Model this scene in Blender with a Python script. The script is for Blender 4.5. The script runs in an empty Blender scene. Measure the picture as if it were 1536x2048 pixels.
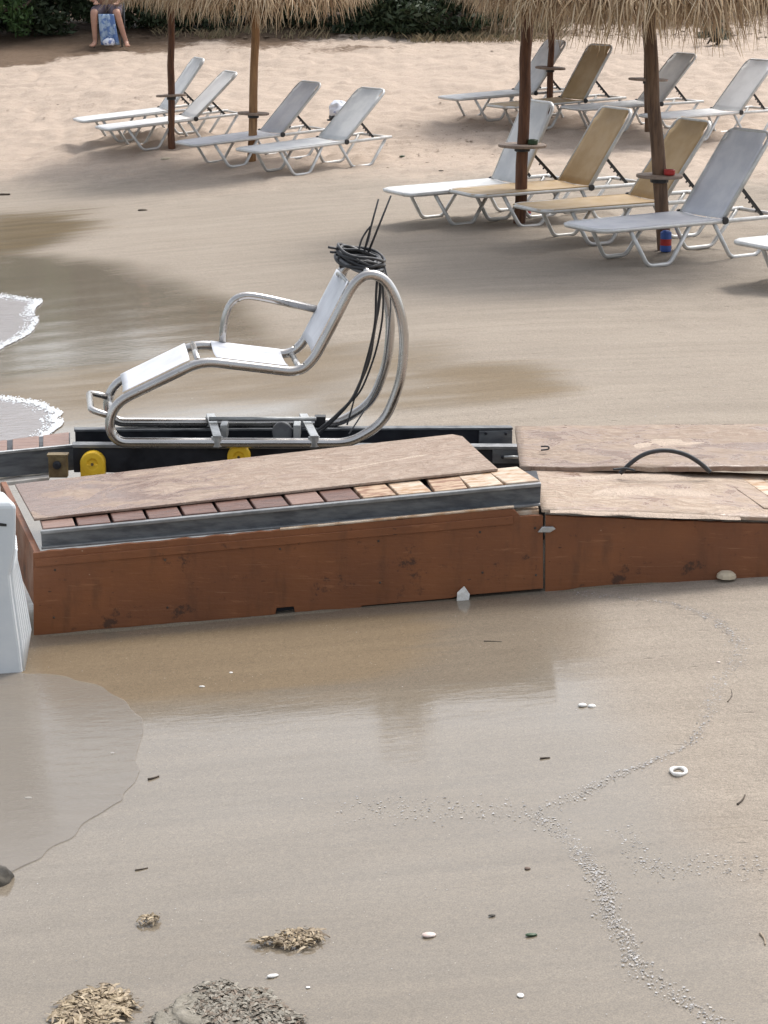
import bpy, bmesh, math, random
import numpy as np
from mathutils import Vector, Matrix

random.seed(7)
RNG = np.random.default_rng(11)
SC = bpy.context.scene
COL = SC.collection
R = math.radians

# ------------------------------------------------------------------ camera, sky, sun, exposure
CAM_H = 2.98
FPX = 4400.0                      # focal length in pixels of the 1536 x 2048 photograph
PITCH = math.atan2(1024 + 109, FPX)
cd = bpy.data.cameras.new('camera')
cam = bpy.data.objects.new('camera', cd)
COL.objects.link(cam)
cam.location = (0, 0, CAM_H)
cam.rotation_euler = (math.pi / 2 - PITCH, 0, 0)
cd.sensor_fit = 'HORIZONTAL'
cd.sensor_width = 36
cd.lens = FPX / 1536 * 36
cd.clip_start = 0.1
cd.clip_end = 2000
SC.camera = cam

SUN_EL, SUN_AZ = R(58), R(38)     # azimuth measured from +Y towards +X
w = bpy.data.worlds.new('World')
SC.world = w
w.use_nodes = True
nt = w.node_tree
nt.nodes.clear()
wo = nt.nodes.new('ShaderNodeOutputWorld')
bg = nt.nodes.new('ShaderNodeBackground')
sky = nt.nodes.new('ShaderNodeTexSky')
sky.sky_type = 'NISHITA'
sky.sun_disc = False
sky.sun_elevation = SUN_EL
sky.sun_rotation = SUN_AZ
sky.dust_density = 4.0
sky.air_density = 1.2
hsv = nt.nodes.new('ShaderNodeHueSaturation')
hsv.inputs['Saturation'].default_value = 0.34
nt.links.new(sky.outputs[0], hsv.inputs['Color'])
nt.links.new(hsv.outputs[0], bg.inputs[0])
bg.inputs[1].default_value = 0.15
nt.links.new(bg.outputs[0], wo.inputs[0])

sd = bpy.data.lights.new('sun', 'SUN')
sd.energy = 1.15
sd.angle = R(17)
sd.color = (1.0, 0.95, 0.88)
sun = bpy.data.objects.new('sun', sd)
COL.objects.link(sun)
sdir = Vector((math.sin(SUN_AZ) * math.cos(SUN_EL), math.cos(SUN_AZ) * math.cos(SUN_EL), math.sin(SUN_EL)))
sun.rotation_euler = sdir.to_track_quat('Z', 'Y').to_euler()
sun.location = (6, 12, 20)

vs = SC.view_settings
vs.view_transform = 'Standard'
vs.look = 'None'
vs.exposure = 0.76
vs.gamma = 1.0

# ------------------------------------------------------------------ terrain height and picking points on it
def sst(a, b, x):
    t = np.clip((x - a) / (b - a), 0, 1)
    return t * t * (3 - 2 * t)

def shore_n(X, Y):
    return X + 0.2 + 0.12 * np.minimum(Y, 40) + 0.5 * np.clip(Y - 28, 0, 14)

def terr(X, Y):
    X = np.asarray(X, float); Y = np.asarray(Y, float)
    n = shore_n(X, Y)
    z = np.where(n < 2, 0.09 * n, 0.18 + 0.2 * (1 - np.exp(-(np.maximum(n, 2) - 2) * 0.45)))
    z = np.where(n < -1, -0.09 + 0.06 * (n + 1), z)
    z = np.maximum(z, -2.5) + 0.006 * np.clip(n - 6, 0, 60)
    z = z + 1.0 * sst(29, 41, Y) + 0.10 * np.clip(Y - 40, 0, 60)
    return z

_c, _s = math.cos(PITCH), math.sin(PITCH)
CAM = Vector((0, 0, CAM_H))
def ray(px, py):
    u, v = (px - 768) / FPX, (1024 - py) / FPX
    return Vector((u, _c + v * _s, -_s + v * _c))
def P(px, py, z):
    d = ray(px, py)
    return CAM + d * ((z - CAM_H) / d.z)
def PY(px, py, y):
    d = ray(px, py)
    return CAM + d * (y / d.y)
def PV(px, py, a, nrm):
    d = ray(px, py)
    return CAM + d * ((a - CAM).dot(nrm) / d.dot(nrm))
def ter1(X, Y):
    """terr() for one point, in plain floats"""
    n = X + 0.2 + 0.12 * min(Y, 40) + 0.5 * min(max(Y - 28, 0), 14)
    z = 0.09 * n if n < 2 else 0.18 + 0.2 * (1 - math.exp(-(n - 2) * 0.45))
    if n < -1: z = -0.09 + 0.06 * (n + 1)
    z = max(z, -2.5) + 0.006 * min(max(n - 6, 0), 60)
    t = min(max((Y - 29) / 12, 0), 1)
    return z + t * t * (3 - 2 * t) + 0.10 * min(max(Y - 40, 0), 60)
def G(px, py, h=0.0):
    u, v = (px - 768) / FPX, (1024 - py) / FPX
    dx, dy, dz = u, _c + v * _s, -_s + v * _c
    t, hi, step = 3.0, 160.0, 0.4
    while t < hi and CAM_H + dz * t > ter1(dx * t, dy * t) + h: t += step
    a, b = t - step, t
    for _ in range(26):
        m = (a + b) / 2
        if CAM_H + dz * m < ter1(dx * m, dy * m) + h: b = m
        else: a = m
    return Vector((dx * b, dy * b, CAM_H + dz * b))
def onT(x, y, h=0.0):
    return Vector((x, y, ter1(x, y) + h))

# value noise in numpy, for shapes
def vn1(X, Y, seed=0):
    xi, yi = math.floor(X), math.floor(Y); xf, yf = X - xi, Y - yi
    def h(a, b):
        v = (a * 374761393 + b * 668265263 + seed * 974711) & 0xffffffff
        v = ((v ^ (v >> 13)) * 1274126177) & 0xffffffff
        return ((v ^ (v >> 16)) & 0xffff) / 65535.0
    u = xf * xf * (3 - 2 * xf); v = yf * yf * (3 - 2 * yf)
    return (h(xi, yi) * (1 - u) + h(xi + 1, yi) * u) * (1 - v) + (h(xi, yi + 1) * (1 - u) + h(xi + 1, yi + 1) * u) * v
def vnoise(X, Y, seed=0):
    if np.ndim(X) == 0: return vn1(float(X), float(Y), seed)
    X = np.asarray(X, float); Y = np.asarray(Y, float)
    xi = np.floor(X).astype(np.int64); yi = np.floor(Y).astype(np.int64)
    xf = X - xi; yf = Y - yi
    def h(a, b):
        v = (a * 374761393 + b * 668265263 + seed * 974711) & 0xffffffff
        v = ((v ^ (v >> 13)) * 1274126177) & 0xffffffff
        return ((v ^ (v >> 16)) & 0xffff) / 65535.0
    u = xf * xf * (3 - 2 * xf); v = yf * yf * (3 - 2 * yf)
    return (h(xi, yi) * (1 - u) + h(xi + 1, yi) * u) * (1 - v) + (h(xi, yi + 1) * (1 - u) + h(xi + 1, yi + 1) * u) * v
def fbm(X, Y, o=4, seed=0):
    s = 0; a = 0.5
    for i in range(o):
        s = s + a * vnoise(X * 2 ** i, Y * 2 ** i, seed + i); a *= 0.5
    return s

# ------------------------------------------------------------------ materials
class NT:
    def __init__(s, m):
        m.use_nodes = True
        s.t = m.node_tree; s.t.nodes.clear()
        s.out = s.n('OutputMaterial')
    def n(s, kind, **kw):
        o = s.t.nodes.new('ShaderNode' + kind)
        for k, v in kw.items(): setattr(o, k, v)
        return o
    def l(s, a, b): s.t.links.new(a, b)
    def val(s, sock, v):
        if hasattr(v, 'is_output'): s.l(v, sock)
        else: sock.default_value = v
    def coords(s, scale=(1, 1, 1), space='Object', rot=(0, 0, 0)):
        tc = s.n('TexCoord'); mp = s.n('Mapping')
        mp.inputs['Scale'].default_value = scale; mp.inputs['Rotation'].default_value = rot
        s.l(tc.outputs[space], mp.inputs[0]); return mp.outputs[0]
    def world(s, scale=(1, 1, 1)):
        g = s.n('NewGeometry'); mp = s.n('Mapping'); mp.inputs['Scale'].default_value = scale
        s.l(g.outputs['Position'], mp.inputs[0]); return mp.outputs[0]
    def noise(s, vec, scale, detail=4, rough=0.55, dist=0):
        o = s.n('TexNoise'); s.l(vec, o.inputs['Vector'])
        o.inputs['Scale'].default_value = scale; o.inputs['Detail'].default_value = detail
        o.inputs['Roughness'].default_value = rough; o.inputs['Distortion'].default_value = dist
        return o.outputs['Fac']
    def ramp(s, f, a, b, va=0.0, vb=1.0):
        o = s.n('MapRange'); o.interpolation_type = 'SMOOTHSTEP'
        s.val(o.inputs[0], f)
        o.inputs[1].default_value = a; o.inputs[2].default_value = b
        o.inputs[3].default_value = va; o.inputs[4].default_value = vb
        return o.outputs[0]
    def mix(s, f, a, b, mode='MIX'):
        o = s.n('Mix', data_type='RGBA', blend_type=mode)
        s.val(o.inputs[0], f)
        for k, v in ((6, a), (7, b)):
            if hasattr(v, 'is_output'): s.l(v, o.inputs[k])
            else: o.inputs[k].default_value = (*v, 1)
        return o.outputs[2]
    def math(s, op, a, b=0.0):
        o = s.n('Math', operation=op); s.val(o.inputs[0], a); s.val(o.inputs[1], b); return o.outputs[0]
    def bump(s, h, strength, dist=0.01, normal=None):
        o = s.n('Bump'); s.l(h, o.inputs['Height']); s.val(o.inputs['Strength'], strength)
        o.inputs['Distance'].default_value = dist
        if normal is not None: s.l(normal, o.inputs['Normal'])
        return o.outputs[0]
    def principled(s, color, rough=0.6, metal=0.0, normal=None, **kw):
        o = s.n('BsdfPrincipled')
        if hasattr(color, 'is_output'): s.l(color, o.inputs['Base Color'])
        else: o.inputs['Base Color'].default_value = (*color, 1)
        s.val(o.inputs['Roughness'], rough); s.val(o.inputs['Metallic'], metal)
        if normal is not None: s.l(normal, o.inputs['Normal'])
        for k, v in kw.items(): s.val(o.inputs[k], v)
        return o
    def done(s, sh): s.l(sh.outputs[0], s.out.inputs[0])

M = {}
def simple(name, col, col2=None, rough=0.6, metal=0.0, scale=8, stretch=(1, 1, 1), bump=0.0, bscale=60, lo=0.35, hi=0.7, rvar=0.1, space='Object', **kw):
    m = bpy.data.materials.new(name); t = NT(m)
    v = t.coords(stretch, space)
    f = t.ramp(t.noise(v, scale, 5, 0.6), lo, hi)
    c = t.mix(f, col, col2 or tuple(x * 0.72 for x in col))
    rr = t.ramp(t.noise(v, scale * 2.3, 3), 0.3, 0.7, max(0.02, rough - rvar), min(1, rough + rvar))
    nm = t.bump(t.noise(v, bscale, 4), bump, 0.01) if bump else None
    t.done(t.principled(c, rr, metal, nm, **kw)); M[name] = m
    return m

def island(name, cols, rough=0.7, bump=0.0, trans=0.0):
    """colour picked per loose piece, for leaves, straw and grit"""
    m = bpy.data.materials.new(name); t = NT(m)
    g = t.n('NewGeometry'); r = t.n('ValToRGB')
    r.color_ramp.interpolation = 'LINEAR'
    e = r.color_ramp.elements
    while len(e) < len(cols): e.new(0.5)
    for i, c in enumerate(cols):
        e[i].position = i / (len(cols) - 1); e[i].color = (*c, 1)
    t.l(g.outputs['Random Per Island'], r.inputs[0])
    p = t.principled(r.outputs[0], rough)
    if trans:
        tr = t.n('BsdfTranslucent'); t.l(r.outputs[0], tr.inputs[0])
        mx = t.n('MixShader'); mx.inputs[0].default_value = trans
        t.l(p.outputs[0], mx.inputs[1]); t.l(tr.outputs[0], mx.inputs[2]); t.done(mx)
    else: t.done(p)
    M[name] = m
    return m

def make_sand():
    m = bpy.data.materials.new('sand'); t = NT(m)
    def attr(nm):
        a = t.n('Attribute'); a.attribute_name = nm; return a.outputs['Fac']
    wet0, dry0, film0, soil0, tree_refl_tint0, refl_wet_tint0 = attr('wet'), attr('dry'), attr('film'), attr('soil'), attr('tree_refl_tint'), attr('refl_wet_tint')
    w1 = t.world(); ws = t.world((0.7, 6.0, 1)); wf = t.world((2.5, 9, 1))
    big = t.noise(w1, 1.1, 5, 0.6)
    streak = t.noise(ws, 1.0, 6, 0.62, 0.6)
    grain = t.noise(w1, 190, 2, 0.6)
    grain2 = t.noise(w1, 55, 4, 0.7)
    mott = t.noise(w1, 9, 5, 0.65)
    dry = t.ramp(t.math('ADD', dry0, t.math('MULTIPLY', t.math('SUBTRACT', mott, 0.5), 0.5)), 0.25, 0.75)
    wet = t.ramp(t.math('ADD', wet0, t.math('MULTIPLY', t.math('SUBTRACT', streak, 0.5), 0.35)), 0.2, 0.8)
    film = t.ramp(t.math('ADD', film0, t.math('MULTIPLY', t.math('SUBTRACT', t.math('ADD', t.math('MULTIPLY', streak, 0.6), t.math('MULTIPLY', big, 0.4)), 0.5), 1.6)), 0.3, 0.9)
    damp_c = t.mix(big, (0.328, 0.282, 0.232), (0.283, 0.240, 0.194))
    dry_c = t.mix(mott, (0.50, 0.410, 0.338), (0.42, 0.335, 0.266))
    wet_c = t.mix(big, (0.212, 0.177, 0.133), (0.168, 0.136, 0.096))
    c = t.mix(dry, damp_c, dry_c)
    c = t.mix(wet, c, wet_c)
    tree_refl_tint = t.ramp(t.math('ADD', tree_refl_tint0, t.math('MULTIPLY', t.math('SUBTRACT', streak, 0.5), 0.9)), 0.25, 0.8)
    refl_wet_tint = t.ramp(t.math('ADD', refl_wet_tint0, t.math('MULTIPLY', t.math('SUBTRACT', streak, 0.5), 0.8)), 0.25, 0.75)
    c = t.mix(refl_wet_tint, c, t.mix(big, (0.205, 0.155, 0.097), (0.165, 0.122, 0.075)))  # browns the sand, at the ramp as its painted reflection
    c = t.mix(tree_refl_tint, c, t.mix(streak, (0.08, 0.060, 0.034), (0.16, 0.114, 0.058)))  # reflection of the trees painted as a dark sand colour
    g = t.ramp(grain, 0.3, 0.7, 0.78, 1.18)
    g2 = t.math('MULTIPLY', t.ramp(grain2, 0.3, 0.7, 0.9, 1.08), t.ramp(streak, 0.3, 0.7, 0.92, 1.06))
    gg = t.math('MULTIPLY', g, g2)
    cc = t.n('CombineColor')
    for i in range(3): t.l(gg, cc.inputs[i])
    c = t.mix(1.0, c, cc.outputs[0], 'MULTIPLY')
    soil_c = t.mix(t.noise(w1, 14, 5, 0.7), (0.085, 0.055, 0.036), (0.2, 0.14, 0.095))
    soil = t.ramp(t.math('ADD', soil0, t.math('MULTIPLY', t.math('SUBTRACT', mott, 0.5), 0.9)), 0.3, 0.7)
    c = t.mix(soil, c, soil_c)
    # pale specks of shell
    vo = t.n('TexVoronoi'); vo.inputs['Scale'].default_value = 26; t.l(w1, vo.inputs['Vector'])
    sp = t.ramp(vo.outputs['Distance'], 0.035, 0.075, 1, 0)
    sel = t.ramp(t.noise(w1, 3.1, 3), 0.52, 0.6)
    c = t.mix(t.math('MULTIPLY', t.math('MULTIPLY', sp, sel), 0.55), c, (0.62, 0.57, 0.5))
    vp = t.n('TexVoronoi'); vp.inputs['Scale'].default_value = 5.5; t.l(t.world((1, 2.2, 1)), vp.inputs['Vector'])
    pit = t.math('MULTIPLY', t.ramp(vp.outputs['Distance'], 0.0, 0.16), 1.1)
    line = t.ramp(t.noise(t.world((0.5, 16, 1)), 1.3, 4, 0.6, 0.8), 0.62, 0.7)
    c = t.mix(t.math('MULTIPLY', line, 0.22), c, (0.15, 0.115, 0.08))
    hb = t.math('ADD', t.math('ADD', t.math('MULTIPLY', grain2, 0.6), pit), t.math('MULTIPLY', mott, 1.2))
    bs = t.math('SUBTRACT', 0.55, t.math('MULTIPLY', wet, 0.47))
    nm = t.bump(hb, bs, 0.02)
    fine = t.noise(wf, 3.0, 5, 0.6, 0.3)
    nm2 = t.bump(fine, 0.07, 0.012)
    cr = t.ramp(t.noise(w1, 60, 3), 0.3, 0.7, 0.1, 0.24)
    p = t.principled(c, 0.9, 0, nm)
    p.inputs['Specular IOR Level'].default_value = 0.25
    t.l(t.math('MULTIPLY', t.math('MULTIPLY', wet, t.math('SUBTRACT', 1.0, t.math('MAXIMUM', t.math('MULTIPLY', tree_refl_tint, 0.72), t.math('MULTIPLY', refl_wet_tint, 0.5)))), t.math('ADD', 0.12, t.math('MULTIPLY', film, 0.88))), p.inputs['Coat Weight'])
    p.inputs['Coat IOR'].default_value = 1.46
    t.l(t.math('SUBTRACT', 0.3, t.math('MULTIPLY', film, 0.24)), p.inputs['Coat Roughness'])
    t.l(nm2, p.inputs['Coat Normal'])
    t.done(p); M['sand'] = m
make_sand()

def make_water(name, base, alpha, rough=0.07, bstr=0.35):
    m = bpy.data.materials.new(name); t = NT(m)
    v = t.world((3.0, 8.0, 1)); v2 = t.world()
    c = t.mix(t.noise(v, 0.8, 4), base, tuple(x * 0.85 for x in base))
    h = t.math('ADD', t.noise(v, 2.0, 5, 0.6, 0.5), t.math('MULTIPLY', t.noise(v2, 40, 3), 0.25))
    p = t.principled(c, rough, 0, t.bump(h, bstr, 0.02))
    p.inputs['IOR'].default_value = 1.33
    tr = t.n('BsdfTransparent'); mx = t.n('MixShader')
    mx.inputs[0].default_value = alpha
    t.l(tr.outputs[0], mx.inputs[1]); t.l(p.outputs[0], mx.inputs[2]); t.done(mx)
    M[name] = m
make_water('water_film', (0.32, 0.285, 0.245), 0.55, 0.14, 0.25)
make_water('water_pale', (0.42, 0.40, 0.40), 0.75, 0.2, 0.5)
make_water('sea', (0.16, 0.19, 0.17), 1.0, 0.05, 0.6)

simple('steel', (0.52, 0.505, 0.49), (0.44, 0.42, 0.40), 0.25, 1.0, 6, rvar=0.05)
simple('aluminium', (0.50, 0.51, 0.51), (0.36, 0.37, 0.37), 0.42, 0.75, 10, bump=0.04)
simple('alu_dark', (0.16, 0.17, 0.18), (0.085, 0.09, 0.10), 0.5, 0.45, 9, (1, 1, 4), bump=0.08)
simple('alu_mid', (0.30, 0.305, 0.31), (0.19, 0.195, 0.20), 0.5, 0.6, 10, bump=0.06)
simple('rail_black', (0.030, 0.033, 0.042), (0.014, 0.015, 0.02), 0.42, 0.35, 7, bump=0.05)
simple('lounger_tube', (0.62, 0.62, 0.61), (0.50, 0.50, 0.49), 0.45, 0.4, 12)
simple('black_plastic', (0.018, 0.018, 0.02), (0.03, 0.03, 0.032), 0.45, 0, 12)
simple('sling_white', (0.80, 0.80, 0.80), (0.688, 0.688, 0.688), 0.62, 0, 3.5, bump=0.12, bscale=240)
simple('sling_grey', (0.68, 0.685, 0.685), (0.530, 0.544, 0.558), 0.62, 0, 3.5, bump=0.12, bscale=240)
simple('sling_blue', (0.74, 0.75, 0.785), (0.595, 0.614, 0.670), 0.62, 0, 3.5, bump=0.12, bscale=240)
simple('sling_tan', (0.46, 0.335, 0.19), (0.391, 0.270, 0.135), 0.62, 0, 3.5, bump=0.12, bscale=240)
simple('chair_fabric', (0.66, 0.68, 0.72), (0.58, 0.59, 0.63), 0.55, 0, 7, bump=0.1, bscale=200)
simple('pole_red', (0.15, 0.066, 0.032), (0.075, 0.034, 0.02), 0.75, 0, 5, (6, 6, 0.7), bump=0.5, bscale=16)
simple('pole_tan', (0.34, 0.19, 0.085), (0.22, 0.115, 0.05), 0.72, 0, 5, (6, 6, 0.7), bump=0.4, bscale=16)
simple('pole_grey', (0.19, 0.115, 0.07), (0.085, 0.05, 0.032), 0.8, 0, 5, (6, 6, 0.7), bump=0.5, bscale=16)
simple('table_wood', (0.30, 0.225, 0.175), (0.19, 0.14, 0.105), 0.7, 0, 7, (1, 6, 1), bump=0.3, bscale=20)
simple('yellow_plastic', (0.88, 0.56, 0.03), (0.76, 0.46, 0.025), 0.5, 0, 8, bump=0.08)
simple('white_plastic', (0.70, 0.73, 0.75), (0.62, 0.66, 0.69), 0.4, 0, 4, bump=0.05)
simple('white_dirty', (0.62, 0.60, 0.56), (0.45, 0.41, 0.36), 0.55, 0, 9, bump=0.15)
simple('cable', (0.02, 0.021, 0.024), (0.035, 0.036, 0.04), 0.45, 0, 20)
simple('cable_grey', (0.14, 0.145, 0.15), (0.09, 0.09, 0.1), 0.45, 0, 20)
simple('board_dark', (0.165, 0.085, 0.062), (0.10, 0.052, 0.04), 0.42, 0, 4, (2, 9, 2), bump=0.3, bscale=14, rvar=0.15)
simple('board_pink', (0.26, 0.162, 0.128), (0.18, 0.108, 0.085), 0.5, 0, 4, (2, 9, 2), bump=0.3, bscale=14)
simple('board_pale', (0.56, 0.47, 0.37), (0.34, 0.19, 0.09), 0.6, 0, 9, (1.5, 3, 2), bump=0.3, bscale=14)
simple('board_tan', (0.46, 0.33, 0.22), (0.24, 0.125, 0.075), 0.6, 0, 8, (1.5, 4, 2), bump=0.3, bscale=14, lo=0.42, hi=0.6)
simple('brass', (0.22, 0.165, 0.085), (0.11, 0.075, 0.04), 0.55, 0.5, 20, bump=0.2)
simple('bark', (0.10, 0.075, 0.055), (0.05, 0.037, 0.028), 0.9, 0, 6, (4, 4, 0.8), bump=0.6, bscale=14)
simple('dead_wood', (0.30, 0.24, 0.18), (0.19, 0.145, 0.105), 0.85, 0, 8, bump=0.3)
simple('skin', (0.42, 0.235, 0.165), (0.36, 0.19, 0.135), 0.5, 0, 9, **{'Subsurface Weight': 0.1})
simple('cloth_mauve', (0.13, 0.105, 0.13), (0.09, 0.072, 0.095), 0.85, 0, 14, bump=0.2)
simple('cloth_navy', (0.03, 0.042, 0.12), (0.05, 0.07, 0.18), 0.85, 0, 18, bump=0.2)
simple('hair', (0.04, 0.028, 0.02), (0.02, 0.014, 0.01), 0.6, 0, 30)
simple('towel_blue', (0.11, 0.19, 0.40), (0.32, 0.42, 0.55), 0.9, 0, 9, lo=0.46, hi=0.54, bump=0.3)
simple('bundle_white', (0.70, 0.73, 0.80), (0.16, 0.22, 0.45), 0.85, 0, 7, lo=0.55, hi=0.62, bump=0.3)
simple('red_plastic', (0.42, 0.025, 0.02), (0.33, 0.02, 0.02), 0.4, 0, 8)
simple('green_plastic', (0.035, 0.075, 0.03), (0.02, 0.05, 0.02), 0.4, 0, 8)
simple('blue_plastic', (0.05, 0.12, 0.42), (0.04, 0.09, 0.34), 0.4, 0, 8)
simple('shell_white', (0.78, 0.77, 0.74), (0.62, 0.60, 0.56), 0.5, 0, 60, bump=0.2)
simple('shell_pink', (0.62, 0.47, 0.42), (0.66, 0.60, 0.55), 0.5, 0, 50, bump=0.2)
simple('rock', (0.045, 0.042, 0.038), (0.10, 0.088, 0.07), 0.8, 0, 9, bump=0.8, bscale=18)
simple('weed_bed', (0.17, 0.152, 0.118), (0.27, 0.245, 0.20), 0.75, 0, 22, bump=1.0, bscale=45)
simple('pebble', (0.14, 0.09, 0.065), (0.09, 0.06, 0.045), 0.7, 0, 30, bump=0.3)
simple('pale_stone', (0.55, 0.48, 0.36), (0.47, 0.40, 0.29), 0.8, 0, 20, bump=0.3)
simple('foam', (0.66, 0.69, 0.72), (0.54, 0.56, 0.58), 0.75, 0, 40, bump=0.6, bscale=120)
simple('twig', (0.055, 0.042, 0.032), (0.1, 0.075, 0.055), 0.85, 0, 25, bump=0.3)
island('straw', [(0.16, 0.09, 0.045), (0.36, 0.235, 0.125), (0.48, 0.345, 0.205), (0.60, 0.46, 0.30), (0.28, 0.17, 0.09), (0.66, 0.54, 0.38)], 0.75)
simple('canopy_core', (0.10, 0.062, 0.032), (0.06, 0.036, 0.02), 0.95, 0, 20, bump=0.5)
island('leaf_dark', [(0.020, 0.034, 0.014), (0.03, 0.05, 0.02), (0.045, 0.07, 0.03), (0.05, 0.065, 0.035)], 0.6, trans=0.15)
island('leaf_bright', [(0.035, 0.075, 0.02), (0.06, 0.12, 0.035), (0.09, 0.16, 0.05), (0.05, 0.1, 0.03)], 0.55, trans=0.2)
island('leaf_grey', [(0.10, 0.125, 0.095), (0.15, 0.17, 0.135), (0.19, 0.2, 0.15), (0.13, 0.12, 0.085)], 0.7, trans=0.1)
island('dry_grass', [(0.22, 0.16, 0.09), (0.32, 0.25, 0.15), (0.13, 0.12, 0.06), (0.27, 0.2, 0.12)], 0.8)
island('grit', [(0.48, 0.47, 0.455), (0.12, 0.115, 0.115), (0.38, 0.36, 0.34), (0.26, 0.23, 0.20), (0.46, 0.46, 0.47), (0.16, 0.14, 0.125), (0.50, 0.46, 0.41)], 0.6)
island('seaweed_gold', [(0.30, 0.225, 0.135), (0.40, 0.32, 0.205), (0.25, 0.185, 0.115), (0.46, 0.375, 0.255), (0.19, 0.14, 0.09), (0.37, 0.29, 0.185)], 0.6)
island('seaweed_grey', [(0.17, 0.155, 0.125), (0.23, 0.21, 0.17), (0.27, 0.245, 0.20), (0.12, 0.10, 0.075), (0.19, 0.14, 0.10), (0.29, 0.27, 0.225)], 0.65)
island('litter', [(0.07, 0.045, 0.03), (0.15, 0.10, 0.065), (0.1, 0.07, 0.045), (0.24, 0.18, 0.12)], 0.9)

def make_brown_paint():
    m = bpy.data.materials.new('brown_paint'); t = NT(m)
    v = t.coords(); vs_ = t.coords((3, 3, 0.7)); vh = t.coords((0.7, 3, 6))
    c = t.mix(t.ramp(t.noise(v, 2.2, 5), 0.3, 0.7), (0.235, 0.084, 0.029), (0.175, 0.062, 0.024))
    c = t.mix(t.ramp(t.noise(vs_, 4, 5, 0.65), 0.5, 0.75, 0, 0.6), c, (0.10, 0.04, 0.018))
    c = t.mix(t.ramp(t.noise(vh, 9, 5, 0.7), 0.57, 0.7, 0, 0.6), c, (0.31, 0.135, 0.06))
    c = t.mix(t.ramp(t.noise(v, 5, 6, 0.78), 0.57, 0.66, 0, 0.9), c, (0.06, 0.027, 0.015))
    c = t.mix(t.ramp(t.noise(t.coords((0.25, 1, 9)), 12, 4, 0.6, 0.5), 0.66, 0.70, 0, 0.5), c, (0.3, 0.145, 0.075))
    c = t.mix(t.ramp(t.noise(t.coords((1, 1, 2.6)), 24, 3, 0.6), 0.68, 0.73, 0, 0.8), c, (0.045, 0.02, 0.012))
    vo = t.n('TexVoronoi'); vo.inputs['Scale'].default_value = 10; t.l(v, vo.inputs['Vector'])
    c = t.mix(t.ramp(vo.outputs['Distance'], 0.03, 0.05, 0.8, 0), c, (0.42, 0.29, 0.19))
    h = t.math('ADD', t.noise(vh, 10, 5, 0.6), t.math('MULTIPLY', t.noise(v, 45, 3), 0.5))
    rr = t.ramp(t.noise(v, 5, 3), 0.3, 0.7, 0.42, 0.66)
    t.done(t.principled(c, rr, 0, t.bump(h, 0.25, 0.006))); M['brown_paint'] = m
make_brown_paint()

def make_ply(name, wetcol, sandcol, bias):
    m = bpy.data.materials.new(name); t = NT(m)
    v = t.coords((1.0, 1.7, 1.0)); v1 = t.coords()
    a = t.noise(v, 2.6, 6, 0.68, 1.4)
    g = t.noise(t.coords((2, 16, 1)), 6, 5, 0.6, 0.4)
    wood = t.mix(t.ramp(g, 0.3, 0.7), wetcol, tuple(x * 0.66 for x in wetcol))
    sw = t.noise(v, 6.0, 5, 0.66, 2.6)
    sandy = t.mix(t.ramp(sw, 0.36, 0.62), tuple(x * k for x, k in zip(sandcol, (0.78, 0.73, 0.70))), sandcol)
    tc = t.n('TexCoord'); sx = t.n('SeparateXYZ'); t.l(tc.outputs['Object'], sx.inputs[0])
    grad = t.math('MULTIPLY', sx.outputs[0], bias[1])
    f = t.ramp(t.math('ADD', t.math('ADD', a, grad), bias[0]), 0.40, 0.60)
    c = t.mix(f, wood, sandy)
    c = t.mix(t.ramp(t.noise(v1, 110, 3, 0.7), 0.4, 0.68, 0, 0.4), c, tuple(x * 0.5 for x in sandcol))
    rr = t.ramp(f, 0, 1, 0.2, 0.85)
    h = t.math('ADD', t.math('MULTIPLY', sw, 1.5), t.math('MULTIPLY', t.noise(v, 30, 4, 0.7), 0.45))
    t.done(t.principled(c, rr, 0, t.bump(h, t.ramp(f, 0, 1, 0.1, 0.75), 0.02))); M[name] = m
make_ply('plywood', (0.25, 0.155, 0.118), (0.42, 0.33, 0.265), (-0.12, 0.23))
make_ply('plywood_sand', (0.33, 0.215, 0.155), (0.50, 0.40, 0.315), (0.06, 0.0))
make_ply('plywood_red', (0.27, 0.175, 0.13), (0.39, 0.305, 0.24), (0.02, 0.0))

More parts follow.
